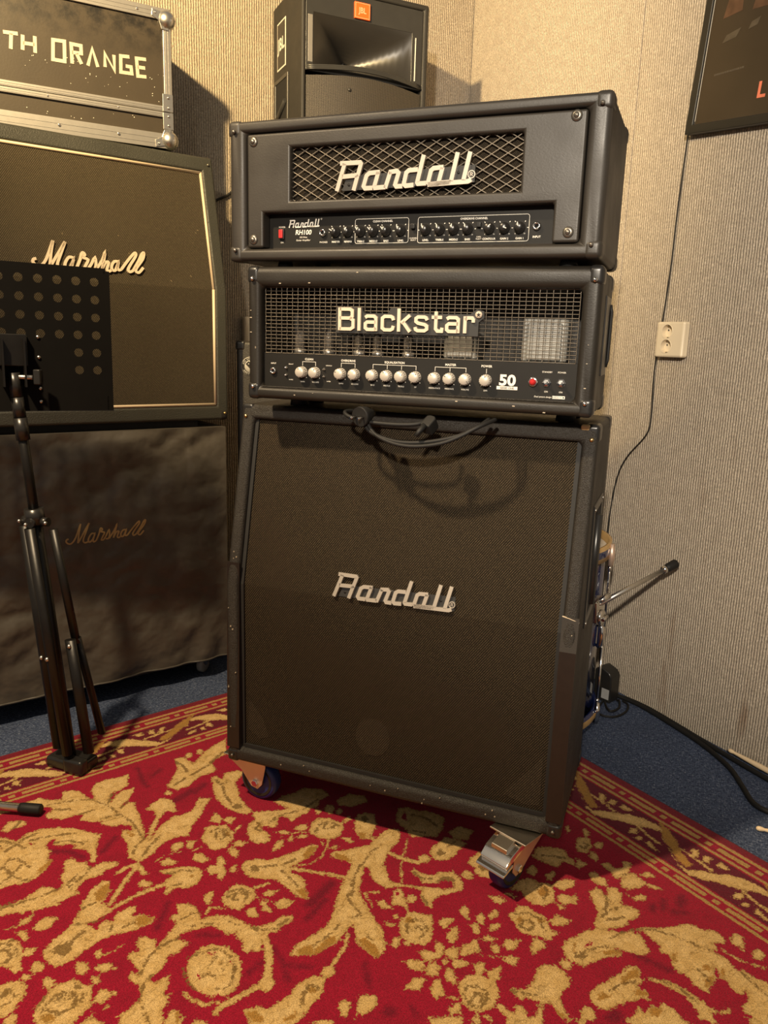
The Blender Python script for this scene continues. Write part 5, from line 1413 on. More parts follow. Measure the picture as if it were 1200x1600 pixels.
def flight_case():
    L, D_, H_ = .750, .262, .366
    t = empty('flight_case', (-1.0316, .0477, 1.6005), A_L, 'black flight case with aluminium edges, ball corners and stencilled white letters', 'flight case')
    pm = NT('scuffed_black_laminate')
    c = pm.mix(pm.noise(7, 4), (.030, .024, .017), (.060, .047, .032))
    gz = pm.n('ShaderNodeTexCoord'); sp = pm.n('ShaderNodeSeparateXYZ'); pm.t.links.new(gz.outputs['Object'], sp.inputs[0])
    sc = pm.math('MULTIPLY', pm.ramp(pm.noise(26, 5, rough=.7), .42, .62), pm.ramp(sp.outputs[2], .22, .33))
    c = pm.mix(sc, c, (.008, .007, .006))
    pm.col(c).set(rough=.42, spec=.5).bump(pm.noise(160, 2), .2, .0006)
    MB().box(.006, .006, .014, L-.006, D_-.006, .100).build('base_tray', pm.m, t)
    MB().box(.006, .006, .1005, L-.006, D_-.006, H_-.006).build('lid', pm.m, t)
    def angle(name, pts): MB().box(*pts).build(name, ALU, t, bevel=.002)
    def ribbed(x0, z0, x1, z1, y0, y1):
        e = MB().box(x0, y0, z0, x1, y1, z1).build('aluminium_edge', ALU, t, bevel=.0015)
        r = MB(); horiz = (x1-x0) > (z1-z0)
        for k in (.32, .66):
            if horiz: zz = z0+(z1-z0)*k; r.box(x0+.004, y0-.0008, zz-.0012, x1-.004, y0+.0005, zz+.0012)
            else: xx = x0+(x1-x0)*k; r.box(xx-.0012, y0-.0008, z0+.004, xx+.0012, y0+.0005, z1-.004)
        r.build('ribs', ALU, e)['kind'] = 'stuff'
        return e
    for y0, y1 in ((0, .006), (D_-.006, D_)):
        ribbed(0, .004, L, .044, y0, y1); ribbed(0, H_-.030, L, H_, y0, y1)
        ribbed(0, .0865, L, .1005, y0, y1); ribbed(0, .1015, L, .1165, y0, y1)
        for xx in (0, L-.022): ribbed(xx, .044, xx+.022, .0865, y0-.0002, y1+.0002); ribbed(xx, .1165, xx+.022, H_-.03, y0-.0002, y1+.0002)
    for xx in (-.0, L-.006):
        angle('aluminium_edge', (xx, 0, .004, xx+.006, D_, .044)); angle('aluminium_edge', (xx, 0, H_-.030, xx+.006, D_, H_))
        angle('aluminium_edge', (xx, 0, .0865, xx+.006, D_, .1165))
        for yy in (0, D_-.022): angle('aluminium_edge', (xx-.0003, yy, .044, xx+.0063, yy+.022, H_-.03))
    for x, sx in ((0, 1), (L, -1)):
        # corner braces at the lid joint
        for z0, z1 in ((.055, .0995), (.1015, .148)):
            b = MB().box(min(x-.001*sx, x+.028*sx), -.0025, z0, max(x-.001*sx, x+.028*sx), .0, z1).build('corner_brace', STEEL, t, bevel=.001)
            rv = MB()
            for z in (z0+.010, z1-.010): rv.lathe([(.004, 0), (.0035, -.0018), (.0015, -.0028), (1e-6, -.003)], (x+.012*sx, -.0025, z), 'y', 10)
            rv.build('rivets', CHROME, b)['kind'] = 'stuff'
        for y, sy in ((0, 1), (D_, -1)):
            for z, sz in ((0, 1), (H_, -1)):
                b = MB().ball((x+.010*sx, y+.010*sy, z+.0275*sz), .0262, 18).build('ball_corner', STEEL, t)
                f = MB().prism([(x+.006*sx, z+.014*sz), (x+.050*sx, z+.006*sz), (x+.052*sx, z+.024*sz), (x+.032*sx, z+.034*sz), (x+.026*sx, z+.054*sz), (x+.006*sx, z+.056*sz)], *( (-.003, .001) if sy > 0 else (D_-.001, D_+.003)))
                fo = f.build('corner_flange', STEEL, b, bevel=.001)
                rv = MB()
                if sy > 0:
                    for p in ((.042, .015), (.016, .046)): rv.lathe([(.0035, 0), (.003, -.002), (1e-6, -.0028)], (x+p[0]*sx, -.003, z+p[1]*sz), 'y', 10)
                    rv.build('rivets', CHROME, fo)['kind'] = 'stuff'
    rv = MB()
    for x in (.12, .292, .445, .599): rv.lathe([(.0045, 0), (.004, -.002), (.002, -.003), (1e-6, -.0032)], (x, 0, .026), 'y', 10)
    for x in (.18, .36, .52, .66): rv.lathe([(.0035, 0), (.003, -.002), (1e-6, -.0026)], (x, 0, H_-.015), 'y', 10)
    for x in (.2, .42, .60): rv.lathe([(.003, 0), (.0026, -.0018), (1e-6, -.0024)], (x, 0, .094), 'y', 10)
    rv.build('rivets', CHROME, t)['kind'] = 'stuff'
    wp = simple('white_spray_paint', (.52, .45, .36), .7, var=.12, scale=90)
    for ids in ((0, 1), (2, 3, 4), (5,), (6, 7), (8,), (9,), (10,), (11, 12)):
        mb = MB()
        for q in ids: mb.stroke(CASETXT[q], .0088, .0048, .0062)
        mb.build('stencilled_letter', wp, t)
    sp = MB(); rr = random.Random(2)
    for i in range(46):
        x, z = rr.uniform(.36, .73), rr.uniform(.125, .20) if i < 36 else rr.uniform(.05, .085); q = rr.uniform(.0005, .0013)
        sp.prism([(x+q*math.cos(R(a)), z+q*math.sin(R(a))) for a in range(0, 360, 60)], .0052, .0062)
    sp.build('paint_specks', WHITE_INK, t)['kind'] = 'stuff'
flight_case()

# ------------------------------------------------------------------ loudspeaker on a stand in the corner
def loudspeaker():
    YA = R(46); W_, D_, H_ = .430, .285, .70
    FR = Vector((.0210, 1.2100, 2.1330)); ax = Vector((math.cos(YA), math.sin(YA), 0))
    o = FR - ax*W_ - Vector((0, 0, H_))
    t = empty('loudspeaker', o, YA, 'black stage loudspeaker with deep horn and small orange badge behind the amplifiers', 'loudspeaker')
    bm = leather('loudspeaker_carpet_paint', (.022, .020, .017), .62, 330, .0012, .6)
    framed_box(MB(), W_, D_, H_, .014, .020, .020, .018, .200).build('enclosure', bm, t, bevel=.008, seg=3)
    # baffle with the horn opening
    hx0, hx1, hz0, hz1 = .040, .372, .466, .612
    xs = [.0145, hx0, hx1, W_-.0205]; zs = [.450, hz0, hz1, H_-.0185]
    plate_holes(MB(), xs, zs, {(1, 1)}, .004, .0215).build('horn_baffle', GREY_PLASTIC, t, bevel=.002)
    # horn flare: mouth -> throat, sides curved
    tx, tz, ty = .200, .522, .150; n = 10; vs = []; fs = []
    for i in range(n+1):
        q = i/n; e = q**.85; g = q**.80
        x0 = hx0+(tx-.010-hx0)*e; x1 = hx1+(tx+.010-hx1)*e; z0 = hz0+(tz-.013-hz0)*g; z1 = hz1+(tz+.013-hz1)*g; y = .0045+(ty-.0045)*q
        vs += [(x0, y, z0), (x1, y, z0), (x1, y, z1), (x0, y, z1)]
    for i in range(n):
        a, b = 4*i, 4*i+4
        for k in range(4): fs.append((a+(k+1) % 4, a+k, b+k, b+(k+1) % 4))
    hm = simple('horn_plastic', (.024, .022, .020), .34, var=.1)
    h = MB().add(vs, fs, True).build('horn', hm, t)
    MB().lathe([(1e-6, ty-.001), (.0145, ty-.001)], (tx, 0, tz), 'y', 16).build('throat_screen', ALU, h)
    for z in (.520, .545, .58): pass
    MB().box(.0215, .0025, .474, .0365, .0042, .604).build('trim_strip', simple('grey_trim', (.20, .19, .18), .3, var=.08), t, bevel=.001)
    MB().box(.3835, .0025, .474, .3865, .0042, .600).build('trim_strip', WHITE_INK, t)
    # ribbed arch under the horn
    for k in range(3):
        zz = .463-.005*k
        pts = [(.016+(W_-.038)*i/14, .006-.026*math.sin(math.pi*i/14)-.002*k, zz+.012*math.sin(math.pi*i/14)) for i in range(15)]
        MB().tube(pts, .0034, 6).build('horn_lip', GREY_PLASTIC, t)
    # bowed perforated grille
    gm = NT('perforated_grille')
    tc = gm.n('ShaderNodeTexCoord'); sp = gm.n('ShaderNodeSeparateXYZ'); gm.t.links.new(tc.outputs['Object'], sp.inputs[0])
    k = 2*math.pi/.0062
    w = gm.math('MULTIPLY', gm.math('SINE', gm.math('MULTIPLY', gm.math('ADD', sp.outputs[0], sp.outputs[2]), k)), gm.math('SINE', gm.math('MULTIPLY', gm.math('SUBTRACT', sp.outputs[0], sp.outputs[2]), k)))
    gm.col(gm.mix(gm.ramp(w, .0, .35), (.085, .072, .056), (.005, .0045, .004))).set(rough=.4, metal=.2).bump(w, .4, .001)
    vs = []; fs = []
    for i in range(17):
        x = .016+(W_-.038)*i/16; b = .004-.026*math.sin(math.pi*i/16)
        vs += [(x, b, .024), (x, b, .436+.012*math.sin(math.pi*i/16))]
    for i in range(16): fs.append((2*i, 2*i+2, 2*i+3, 2*i+1))
    g = MB().add(vs, fs, True).build('grille', gm.m, t)
    MB().lathe([(.005, -.018), (.005, -.0225), (1e-6, -.023)], (.150, 0, .408), 'y', 12).build('grille_screw', GREY_PLASTIC, g)
    b = MB().box(.170, -.003, .618, .222, .004, .664).build('badge', ORANGE, t, bevel=.001)
    m = MB(); text_mesh(m, 'JBL', .196, .634, .016, -.0034, bold=.02, sx=.85); m.stroke([(.173, .621), (.219, .621), (.219, .661), (.173, .661), (.173, .621)], .0012, -.0034, -.0028)
    m.build('badge_lettering', simple('pale_orange_ink', (.80, .42, .24), .5), b)
    # left cheek: logo panel and pocket handle
    s = MB().box(-.0014, .150, .500, 0, .235, .640).build('side_badge', WHITE_INK, t)
    MB().box(-.0020, .155, .505, -.0012, .230, .635).build('badge_field', BLACK_PLASTIC, s)
    tm = MB(); text_mesh(tm, 'JBL', 0, 0, .036, 0, bold=.03)
    tb = tm.build('badge_lettering', WHITE_INK, s); tb.location = (-.0024, .190, .556); tb.rotation_euler = (0, R(0), R(-90))
    p = plate_holes(MB(), [0, .012, .128, .14], [0, .012, .218, .23], {(1, 1)}, -.004, .001).build('pocket_handle', GREY_PLASTIC, t, bevel=.002)
    p.location = (0, .262, .245); p.rotation_euler = (0, 0, R(-90))
    MB().box(.012, -.0012, .012, .128, .0004, .218).build('handle_recess', CAVITY, p)
    MB().tube([(.02, -.004, .10), (.12, -.004, .150)], .008, 8).build('grip', GREY_PLASTIC, p)
    # stand
    c = t.matrix_basis @ Vector((W_/2, D_/2, 0))
    st = empty('loudspeaker_stand', (c.x, c.y, 0), 0, 'black tripod stand under the loudspeaker, hidden behind the amplifier stack', 'stand')
    MB().tube([(0,0,.10), (0,0,1.395)], .0175, 14).build('pole', BLACK_METAL, st)
    MB().lathe([(.022, .55), (.026, .56), (.026, .62), (.022, .63)], (0,0,0), 'z', 14).build('collar', BLACK_PLASTIC, st)
    MB().lathe([(.05, 1.396), (.05, o.z-.0005)], (0,0,0), 'z', 18).build('top_plate', BLACK_METAL, st)
    for a in (75, 195, 315):
        d = Vector((math.cos(R(a)), math.sin(R(a)), 0)); Lr = .235
        lg = MB().tube([d*.02+Vector((0,0,.58)), d*Lr+Vector((0,0,.022))], .011, 10).build('leg', BLACK_METAL, st)
        MB().tube([d*.018+Vector((0,0,.14)), d*(Lr*.60)+Vector((0,0,.25))], .007, 8).build('brace', BLACK_METAL, lg)
        MB().lathe([(.016, .0125), (.016, .030), (.012, .036)], tuple(d*Lr), 'z', 12).build('rubber_foot', BLACK_RUBBER, lg)
loudspeaker()

# ------------------------------------------------------------------ upright black case with a round sticker
def sticker_case():
    t = empty('equipment_case', (-.425, .752, 0), R(20), 'upright black case with a round grey sticker between the two stacks', 'case')
    MB().box(0, 0, 0, .21, .19, 1.072).build('case_body', BLACK_TOLEX, t, bevel=.012, seg=3)
    for z in (.0, 1.072):
        sz = 1 if z == 0 else -1
        for x, sx in ((0, 1), (.21, -1)): corner_cap(t, x, 0, z, .03*sx, .03, .03*sz)
    cx, cz, r = .046, .995, .0295
    s = MB().lathe([(r, 0), (r, -.0012), (1e-6, -.0013)], (cx, -.0005, cz), 'y', 36).build('round_sticker', STICKER_GREY, t)
    ring = MB(); ring.stroke(arc_pts(cx, cz, r*.80, 0, 360, 40), r*.28, -.0024, -.0016); ring.build('sticker_ring', BLACK_MATTE, s)
    tx = MB()
    def ringtext(word, a0, a1, flip):
        for i, ch in enumerate(word):
            if ch == ' ': continue
            a = a0+(a1-a0)*i/(len(word)-1); m = MB(); text_mesh(m, ch, 0, -.0026, .0052, -.0027, bold=.02)
            rot = Matrix.Rotation(R(90-a if not flip else -90-a), 4, 'Y')
            rr = r*.80; m.xf(Matrix.Translation((cx+rr*math.cos(R(a)), 0, cz+rr*math.sin(R(a)))) @ rot)
            tx.add(m.v, m.f)
    ringtext('ATG SPEED SHOP', 160, 20, False); ringtext('AMSTERDAM', 215, 325, True)
    tx.build('ring_lettering', STICKER_GREY, s)['kind'] = 'stuff'
    e = MB(); d = Vector((.010, -.012))
    e.stroke([(cx-.011, cz+.0115), (cx+.011, cz-.0115)], .0135, -.0024, -.0016)
    e.build('sticker_emblem', BLACK_MATTE, s)
    hl = MB()
    for k in (-1, 0, 1): hl.lathe([(.0028, -.0030), (1e-6, -.0031)], (cx+.006*k, 0, cz-.0063*k), 'y', 10)
    hl.build('emblem_dots', STICKER_GREY, s)['kind'] = 'stuff'
sticker_case()

# ------------------------------------------------------------------ bass drum standing on its head behind the cabinet
def bass_drum():
    cx, cy = .492, .800; RS = .252; Z0, Z1 = .012, .552
    t = empty('bass_drum', (cx, cy, .0), 0, 'dark blue bass drum standing on end behind the slant cabinet', 'drum')
    BL = simple('dark_blue_lacquer', (.012, .022, .09), .15, var=.3, coat=.8)
    MB().lathe([(RS, Z0+.03), (RS, Z1-.03)], (0,0,0), 'z', 64).build('shell', BL, t)
    HW = simple('natural_wood_hoop', (.50, .32, .13), .35, var=.2, scale=18)
    for za, zb, nm in ((Z0, Z0+.042, 'hoop'), (Z1-.042, Z1, 'hoop')):
        MB().lathe([(RS+.004, za), (RS+.014, za), (RS+.014, zb), (RS+.004, zb), (RS+.004, za)], (0,0,0), 'z', 64, cap=False).build(nm, HW if zb > .3 else BL, t)
        b = MB().lathe([(RS+.0145, za+.012), (RS+.0152, za+.014), (RS+.0152, zb-.012), (RS+.0145, zb-.010)], (0,0,0), 'z', 64, cap=False).build('hoop_inlay', BL if zb > .3 else HW, t)
    MB().lathe([(1e-6, Z1-.030), (RS-.004, Z1-.030), (RS+.003, Z1-.022)], (0,0,0), 'z', 64).build('drum_head', simple('coated_head', (.62, .57, .48), .5, var=.06), t)
    MB().lathe([(RS+.003, Z0+.022), (RS-.004, Z0+.030), (1e-6, Z0+.030)], (0,0,0), 'z', 64).build('drum_head', BLACK_MATTE, t)
    for k in range(8):
        a = R(-6+45*k); ca, sa = math.cos(a), math.sin(a)
        def P(r, z): return (r*ca, r*sa, z)
        lug = MB().tube([P(RS+.004, .245), P(RS+.011, .255), P(RS+.012, .280), P(RS+.011, .305), P(RS+.004, .315)], [.007, .010, .011, .010, .007], 10).build('lug', CHROME, t)
        MB().tube([P(RS+.018, .02), P(RS+.018, .250)], .0034, 8).tube([P(RS+.018, .310), P(RS+.018, .545)], .0034, 8).build('tension_rod', CHROME, lug)
        for z0, z1, mt in ((.0125, .075, CHROME), (.490, .5525, COPPER)):
            m = MB()
            m.tube([P(RS+.019, z0), P(RS+.020, (z0+z1)/2), P(RS+.019, z1)], [.007, .0095, .006], 8)
            zz = z1+.002 if z1 > .3 else z0-.0005
            cl = m.build('claw_hook', mt, lug)
            MB().tube([P(RS+.018, z1 if z1 < .3 else z0-.016), P(RS+.018, (z1+.012) if z1 < .3 else z0)], .005, 6).build('tension_bolt', CHROME, cl)
    # spur
    a = R(-18); B = Vector(((RS+.012)*math.cos(a), (RS+.012)*math.sin(a), .375))
    br = MB().box(-.024, -.007, -.034, .024, .012, .034).build('spur_bracket', CHROME, t, bevel=.004, loc=B, rot=(0, R(-12), a+R(90)))
    MB().lathe([(.022, -.008), (.022, -.013), (.014, -.016), (1e-6, -.017)], (0, 0, -.022), 'y', 18).build('pivot_disc', CHROME, br)
    MB().tube([(-.014, -.020, -.022), (.014, -.020, -.022)], .005, 8).build('wing_nut', CHROME, br)
    MB().tube([(-.012, -.012, .036), (.022, -.022, .040)], [.006, .009], 8).build('clamp_bolt', CHROME, br)
    q0 = B+Vector((.012, .006, .022)); tip = Vector((.934-cx, .886-cy, .490))
    d = (tip-q0).normalized()
    sp = MB().tube([q0-d*.05, tip-d*.040], .0072, 12).build('spur_rod', STEEL, t)
    MB().tube([tip-d*.050, tip-d*.036], .0105, 12).build('spur_collar', CHROME, sp)
    MB().tube([tip-d*.040, tip-d*.030, tip-d*.004, tip], [.0100, .0125, .0135, .0115], 14).build('rubber_tip', BLACK_RUBBER, sp)
bass_drum()

# ------------------------------------------------------------------ music stand
DESK_BLACK = simple('black_powder_coat', (.0045, .004, .0035), .8, spec=.12, var=.2)
def music_stand():
    t = empty('music_stand', (-.447, -.020, .0), 0, 'folded black music stand with perforated desk in front of left stack', 'music stand')
    o = Vector((-.447, -.020, 0)); w = lambda *p: Vector(p)-o
    def part(name, pts, r, mat=BLACK_METAL, par=t, n=12): return MB().tube([w(*p) for p in pts], r, n).build(name, mat, par)
    foot = Vector((-.448, -.020, .035)); top = Vector((-.500, -.060, .950)); ax = (top-foot).normalized()
    at = lambda q, dx=0, dy=0: tuple(foot+(top-foot)*q+Vector((dx, dy, 0)))
    part('upper_tube', [at(.62), at(.985)], .0115)
    part('tube_sleeve', [at(.88), at(.935)], .0155, BLACK_PLASTIC); part('tube_sleeve', [at(.935), at(.985)], .0140, BLACK_PLASTIC)
    part('lower_tube', [at(.0), at(.70)], .0150)
    cl = part('leg_collar', [at(.665), at(.705)], .0225, BLACK_PLASTIC)
    for dx, dy in ((-.030, -.006), (.034, .004), (.008, -.026)):
        part('hinge', [at(.672, dx*.4, dy*.4), at(.672, dx, dy)], .0110, BLACK_PLASTIC, cl)
        m = MB().ball(w(*at(.672, dx*1.05, dy*1.05-.011)), .0045, 8); m.build('hinge_pin', STEEL, cl)
    # two channel legs folded against the tube, the third standing away
    def leg(a, b, wd, th):
        a, b = Vector(a), Vector(b); zz = (b-a).normalized(); xx = Vector((.94, .33, 0)); xx = (xx-zz*xx.dot(zz)).normalized(); yy = zz.cross(xx)
        M = Matrix((xx, yy, zz)).transposed().to_4x4(); M.translation = a-o; L = (b-a).length
        m = MB().tube([(0, 0, 0), (0, 0, L)], wd*.52, 12); m.v = [(q[0], q[1]*max(.7, th/wd*1.3), q[2]) for q in m.v]; m.xf(M); return m.build('leg', BLACK_METAL, t)
    leg(at(.66, -.024, -.012), at(.03, -.026, -.010), .024, .013)
    l2 = leg(at(.66, .010, -.030), at(.03, .020, -.028), .024, .013)
    leg(at(.655, .046, .004), at(.345, .060, .012), .020, .012)
    l4 = leg(at(.36, .058, -.004), at(.035, .066, -.004), .026, .013)
    leg(at(.36, .062, .014), (-.418, .062, .070), .020, .011)
    for p in (at(.345, .060, -.012), at(.30, -.024, -.020), at(.31, .012, -.038)):
        m = MB().ball(w(*p), .0055, 8); m.build('rivet', STEEL, t)
    bs = MB().box(-.055, -.028, 0, .060, .034, .030).build('foot_yoke', BLACK_PLASTIC, t, bevel=.008, loc=w(-.448, -.020, .0115))
    MB().box(.004, -.034, .0, .062, -.004, .040).build('yoke_lug', BLACK_PLASTIC, bs, bevel=.008)
    # tilting head and bracket
    hd = part('tilt_head', [at(.985), at(1.045)], .0135, BLACK_PLASTIC)
    q = foot+(top-foot)*1.035
    part('tilt_screw', [tuple(q+Vector((-.020, -.006, 0))), tuple(q+Vector((.042, .014, 0)))], .0050, STEEL, hd)
    MB().box(-.006, -.009, -.016, .010, .009, .018).build('wing_grip', BLACK_PLASTIC, hd, bevel=.003, loc=q+Vector((.050, .017, 0))-o, rot=(0, 0, R(19)))
    # perforated desk
    X = Vector((math.cos(R(50)), math.sin(R(50)), -.01)).normalized(); Zv = Vector((0, .0, 1.0)); Zv = (Zv-X*Zv.dot(X)).normalized(); Y = Zv.cross(X)
    M = Matrix((X, Y, Zv)).transposed().to_4x4(); M.translation = Vector((-.3729, .109, 1.2289-.325))-o
    p, hr, rows, cols = .0400, .0097, 7, 10; Wd, Hd = .428, .325
    mb = MB(); 
    def cell(x0, z0, x1, z1, hole, y):
        if not hole: return
        cx, cz = (x0+x1)/2, (z0+z1)/2; N = 16; ring = []; outer = []
        for k in range(N):
            a = 2*math.pi*k/N+math.pi/N*0; c, s = math.cos(a), math.sin(a); m = max(abs(c), abs(s))
            ring.append((cx+hr*c, cz+hr*s)); outer.append((cx+(x1-x0)/2*c/m, cz+(z1-z0)/2*s/m))
        th = .0016; vs = []
        for yy in (0, th):
            vs += [(a[0], yy, a[1]) for a in outer] + [(a[0], yy, a[1]) for a in ring]
        fs = []
        for k in range(N):
            k2 = (k+1) % N
            fs.append((k, k2, N+k2, N+k)); fs.append((2*N+k2, 2*N+k, 3*N+k, 3*N+k2)); fs.append((N+k, N+k2, 3*N+k2, 3*N+k))
        mb.add(vs, fs)
    holes = set()
    for r in range(rows):
        for c in range(cols):
            if r >= 4 and 2 <= c <= 7 or r == 6: continue
            holes.add((r, c))
    gx0 = -.0137-cols*p; gz1 = Hd-.012
    for r in range(rows):
        for c in range(cols):
            x1 = -.0137-c*p; z1 = gz1-r*p
            if (r, c) in holes: cell(x1-p, z1-p, x1, z1, True, 0)
            else: mb.box(x1-p, 0, z1-p, x1, .0016, z1)
    gz0 = gz1-rows*p
    mb.box(gx0-.0137, 0, 0, gx0, .0016, Hd-.006); mb.box(-.0137, 0, .0, 0, .0016, Hd-.006)
    mb.box(gx0, 0, gz1, -.010, .0016, Hd); mb.box(gx0, 0, 0, -.010, .0016, gz0)
    dk = mb.build('desk', DESK_BLACK, t); dk.matrix_local = M
    MB().box(gx0-.0137, 0, -.002, 0, .045, 0).build('desk_ledge', BLACK_METAL, dk)
    b = MB().box(-.214-.030, -.020, .100, -.214+.030, -.0005, .170).build('bracket', BLACK_METAL, dk, bevel=.002)
    for q in (-.238, -.194): MB().box(q, -.040, .055, q+.004, -.001, .160).build('bracket_cheek', BLACK_METAL, b)
    sc = MB()
    for xx in (-.16, -.268):
        for zz in (.165, .120, .05, .02): sc.lathe([(.0042, 0), (.0036, -.003), (1e-6, -.0034)], (xx, -.0002, zz), 'y', 10)
    sc.build('screws', STEEL, dk)['kind'] = 'stuff'
music_stand()

# ------------------------------------------------------------------ chrome tripod leg lying in from the left
def tripod_leg():
    a = Vector((-.360, -.208, .024)); b = Vector((-.98, -.415, .060)); d = (a-b).normalized()
    t = empty('stand_leg', (a.x, a.y, .0), 0, 'chrome stand leg with black rubber foot on the rug at left', 'stand leg')
    o = Vector((a.x, a.y, 0))
    MB().tube([b-o, a-d*.040-o], .0098, 14).build('tube', STEEL, t)
    MB().tube([a-d*.050-o, a-d*.044-o, a-d*.004-o, a-o], [.0108, .0122, .0132, .0105], 16).build('rubber_foot', BLACK_RUBBER, t)
tripod_leg()

# ------------------------------------------------------------------ wall sockets
def boolean_cut(o, cutters):
    obs = []
    for c in cutters:
        c.modifiers.clear()
        md = o.modifiers.new('cut', 'BOOLEAN'); md.object = c; md.operation = 'DIFFERENCE'; md.solver = 'EXACT'; obs.append(c)
    bpy.context.view_layer.update()
    dg = bpy.context.evaluated_depsgraph_get()
    me = bpy.data.meshes.new_from_object(o.evaluated_get(dg))
    o.modifiers.clear(); old = o.data; o.data = me; bpy.data.meshes.remove(old)
    for c in obs: bpy.data.objects.remove(c)
    me.polygons.foreach_set('use_smooth', [False]*len(me.polygons)); me.update()

def socket(name, loc, rz, label):
    w, h = .098, .098
    t = empty(name, loc, rz, label, 'socket')
    b = MB().box(-w/2, -.026, 0, w/2, -.0003, h).build('socket_body', CREAM_PLASTIC, t, bevel=.006, seg=3)
    cx = -.010; zz = (.030, .071)
    cut = [MB().lathe([(.0185, -.040), (.0185, -.010)], (cx, 0, z), 'y', 28).build('cutter', None, t) for z in zz]
    boolean_cut(b, cut)
    for z in zz:
        r = MB().lathe([(.0186, -.0265), (.0194, -.0272), (.0200, -.0258)], (cx, 0, z), 'y', 28, cap=False).build('socket_rim', CREAM_PLASTIC, t)
        ph = MB()
        for q in (-1, 1): ph.lathe([(.0026, -.0108), (1e-6, -.0109)], (cx+q*.0085, 0, z-q*.0040), 'y', 8)
        ph.build('pin_holes', BLACK_MATTE, r)['kind'] = 'stuff'
        for q in (-.0183, .0150): MB().box(cx-.002, -.022, z+q, cx+.002, -.0105, z+q+.0033).build('earth_clip', STEEL, r)
    return t
socket('double_socket', (.8660, .9855, 1.0640), A_R, 'cream double wall socket on the right wall beside a thin cable')
socket('double_socket', (-.535, 1.0610, 1.0560), A_L, 'cream double wall socket on the left wall, seen in the gap between stacks')

# ------------------------------------------------------------------ framed poster
def poster():
    n = Vector((.655, .756, 0))
    t = empty('framed_poster', Vector((.850, .999, 1.651))-n*.003, A_R, 'dark framed poster hanging high on the right wall', 'poster')
    t.rotation_euler = (0, R(5.0), A_R)
    Wp, Hp = .50, .70
    plate_holes(MB(), [0, .022, Wp-.022, Wp], [0, .022, Hp-.022, Hp], {(1, 1)}, -.024, -.001).build('frame', simple('black_frame', (.016, .015, .012), .35, var=.2), t, bevel=.002)
    pm = NT('poster_print')
    pm.col(pm.mix(pm.noise(9, 3), (.024, .017, .010), (.042, .029, .018))).set(rough=.25, spec=.5)
    p = MB().box(.0225, -.018, .0225, Wp-.0225, -.010, Hp-.0225).build('poster_sheet', pm.m, t)
    MB().box(.0235, -.0186, .03, .0246, -.0178, Hp-.03).build('sheet_edge', WHITE_INK, t)
    br = simple('printed_brown_shapes', (.10, .05, .026), .35, var=.7, scale=40); gy = simple('printed_grey_shapes', (.08, .062, .04), .35, var=.5, scale=60)
    a = MB()
    for q in ([(.060,.262),(.115,.270),(.112,.310),(.070,.312)], [(.065,.335),(.16,.345),(.17,.365),(.075,.360)], [(.145,.265),(.20,.265),(.21,.33),(.16,.335)], [(.24,.27),(.34,.265),(.33,.36),(.25,.36)]): a.prism(q, -.0184, -.0179)
    a.build('printed_picture', br, p)['kind'] = 'stuff'
    a = MB()
    for q in ([(.070,.205),(.110,.212),(.122,.232),(.080,.222)], [(.143,.222),(.168,.228),(.175,.245),(.150,.238)], [(.142,.30),(.165,.30),(.160,.306),(.146,.306)]): a.prism(q, -.0186, -.0179)
    a.build('printed_picture', gy, p)['kind'] = 'stuff'
    a = MB(); rr = random.Random(4); x = .062
    while x < .150:
        w = rr.uniform(.002, .006); a.box(x, -.0186, .132+(x-.062)*.05, x+w, -.0179, .1365+(x-.062)*.05); x += w+.0012
    a.build('fine_print', gy, p)['kind'] = 'stuff'
    a = MB(); text_mesh(a, 'L', .216, .062, .036, -.0188, bold=.03)
    a.build('headline', simple('coral_print', (.80, .22, .12), .4), p)
    MB().box(-.012, -.012, .085, .001, -.002, .112).build('frame_clip', BLACK_METAL, t, bevel=.001)
poster()

# ------------------------------------------------------------------ cables, adaptor, drumsticks
def cable(name, pts, r, label, base, mat=None, sub=6):
    o = Vector(base)
    ob = MB().tube([p-o for p in smooth_poly([Vector(p) for p in pts], sub)], r, 8).build(name, mat or BLACK_RUBBER, None, loc=o)
    return tag(ob, label, 'cable')
nw = Vector((.655, .756, 0))
WP = [(.8450, 1.0030, 1.655), (.838, 1.0095, 1.45), (.836, 1.011, 1.308), (.826, 1.020, 1.12), (.820, 1.025, 1.02), (.824, 1.0215, .892), (.815, 1.0295, .835), (.765, 1.0725, .760), (.740, 1.094, .691), (.728, 1.1045, .58), (.726, 1.106, .45), (.730, 1.1025, .25), (.745, 1.0900, .02)]
cable('thin_cable', [Vector(p)-nw*.005 for p in WP], .0022, 'thin black cable running down the right wall from the poster', (.84, 1.0, .0))
cable('speaker_cable', [Vector(p)+Vector((.756, -.655, 0))*.008 for p in ((-.80, .754, 1.40), (-.70, .870, 1.475), (-.612, .972, 1.535), (-.585, 1.003, 1.562), (-.50, 1.101, 1.66), (-.43, 1.182, 1.74))], .0040, 'short length of black cable on the left wall between the stacks', (-.6, .98, 1.5))
cable('floor_cable', [(.800, 1.000, .0075), (.880, .952, .0075), (.985, .848, .0075), (1.060, .762, .0075), (1.118, .668, .0075), (1.145, .580, .0075), (1.165, .512, .0075), (1.200, .484, .0075), (1.27, .47, .0075), (1.40, .50, .0075)], .0068, 'black cable curving away from the wall across the blue floor', (1.1, .7, 0))
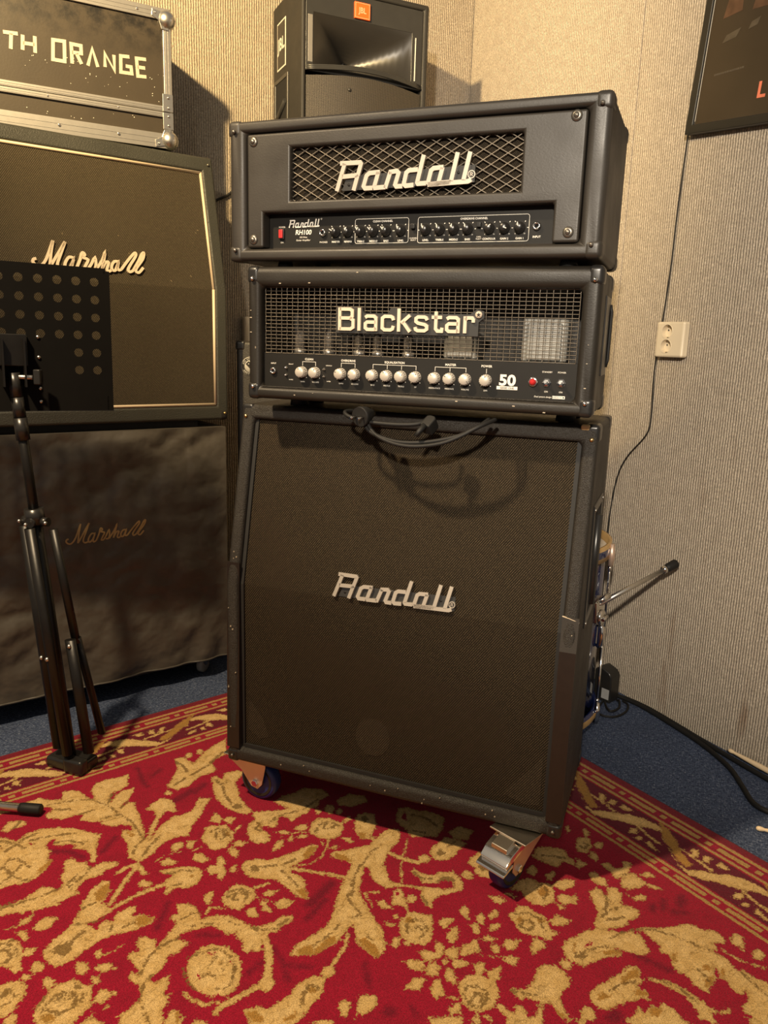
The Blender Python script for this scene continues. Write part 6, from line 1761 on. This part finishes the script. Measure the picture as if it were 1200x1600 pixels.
cable('floor_cable', [(.830, .990, .0075), (.900, .945, .0075), (1.000, .850, .0075), (1.090, .758, .0075), (1.150, .700, .0075), (1.215, .640, .0075), (1.33, .535, .0075), (1.52, .37, .0075)], .0068, 'black cable lying along the foot of the right wall', (1.0, .85, 0))

def adaptor():
    t = empty('power_adaptor', (.772, .975, 0), R(-28), 'small black power adaptor standing by the right wall behind the drum', 'adaptor')
    MB().prism([(-.030, 0), (.030, 0), (.030, .085), (.020, .100), (-.012, .112), (-.030, .100)], -.026, .026).build('body', BLACK_PLASTIC, t, bevel=.005, seg=3)
    MB().box(.0, -.0268, .012, .026, -.0255, .045).build('rating_label', simple('rating_label', (.32, .32, .32), .5), t)
    o = Vector((.772, .975, 0)); Mi = Matrix.Rotation(R(28), 4, 'Z')
    pts = [(.768, .945, .006), (.758, .880, .006), (.770, .842, .006), (.810, .845, .006), (.839, .893, .006), (.842, .945, .006), (.825, .968, .006)]
    MB().tube([Mi @ (p-o) for p in smooth_poly([Vector(q) for q in pts], 6)], .0034, 8).build('lead', BLACK_RUBBER, t)
    pts = [(.772, .944, .006), (.785, .880, .0125), (.800, .866, .0125), (.818, .900, .0125), (.815, .950, .0125), (.808, .962, .006)]
    MB().tube([Mi @ (p-o) for p in smooth_poly([Vector(q) for q in pts], 6)], .0034, 8).build('lead', BLACK_RUBBER, t)
adaptor()

def drumstick(tip, direction, label):
    d = Vector(direction).normalized(); L = .40; tip = Vector(tip)
    prof = [(0, .002), (.003, .0050), (.008, .0058), (.014, .0048), (.018, .0036), (.030, .0046), (.09, .0072), (.14, .0074), (.38, .0074), (.395, .0068), (.40, .0045)]
    o = MB().tube([d*a for a, _ in prof], [r for _, r in prof], 14).build('drumstick', STICK_WOOD, None, loc=tip)
    tag(o, label, 'drumstick', 'drumsticks on the floor')
drumstick((1.118, .742, .0215), (.765, -.640, .0), 'pale wooden drumstick resting on the cables at the right wall')
drumstick((1.163, .402, .0076), (.97, -.02, 0), 'pale wooden drumstick on the blue floor nearest the rug corner, tip showing')
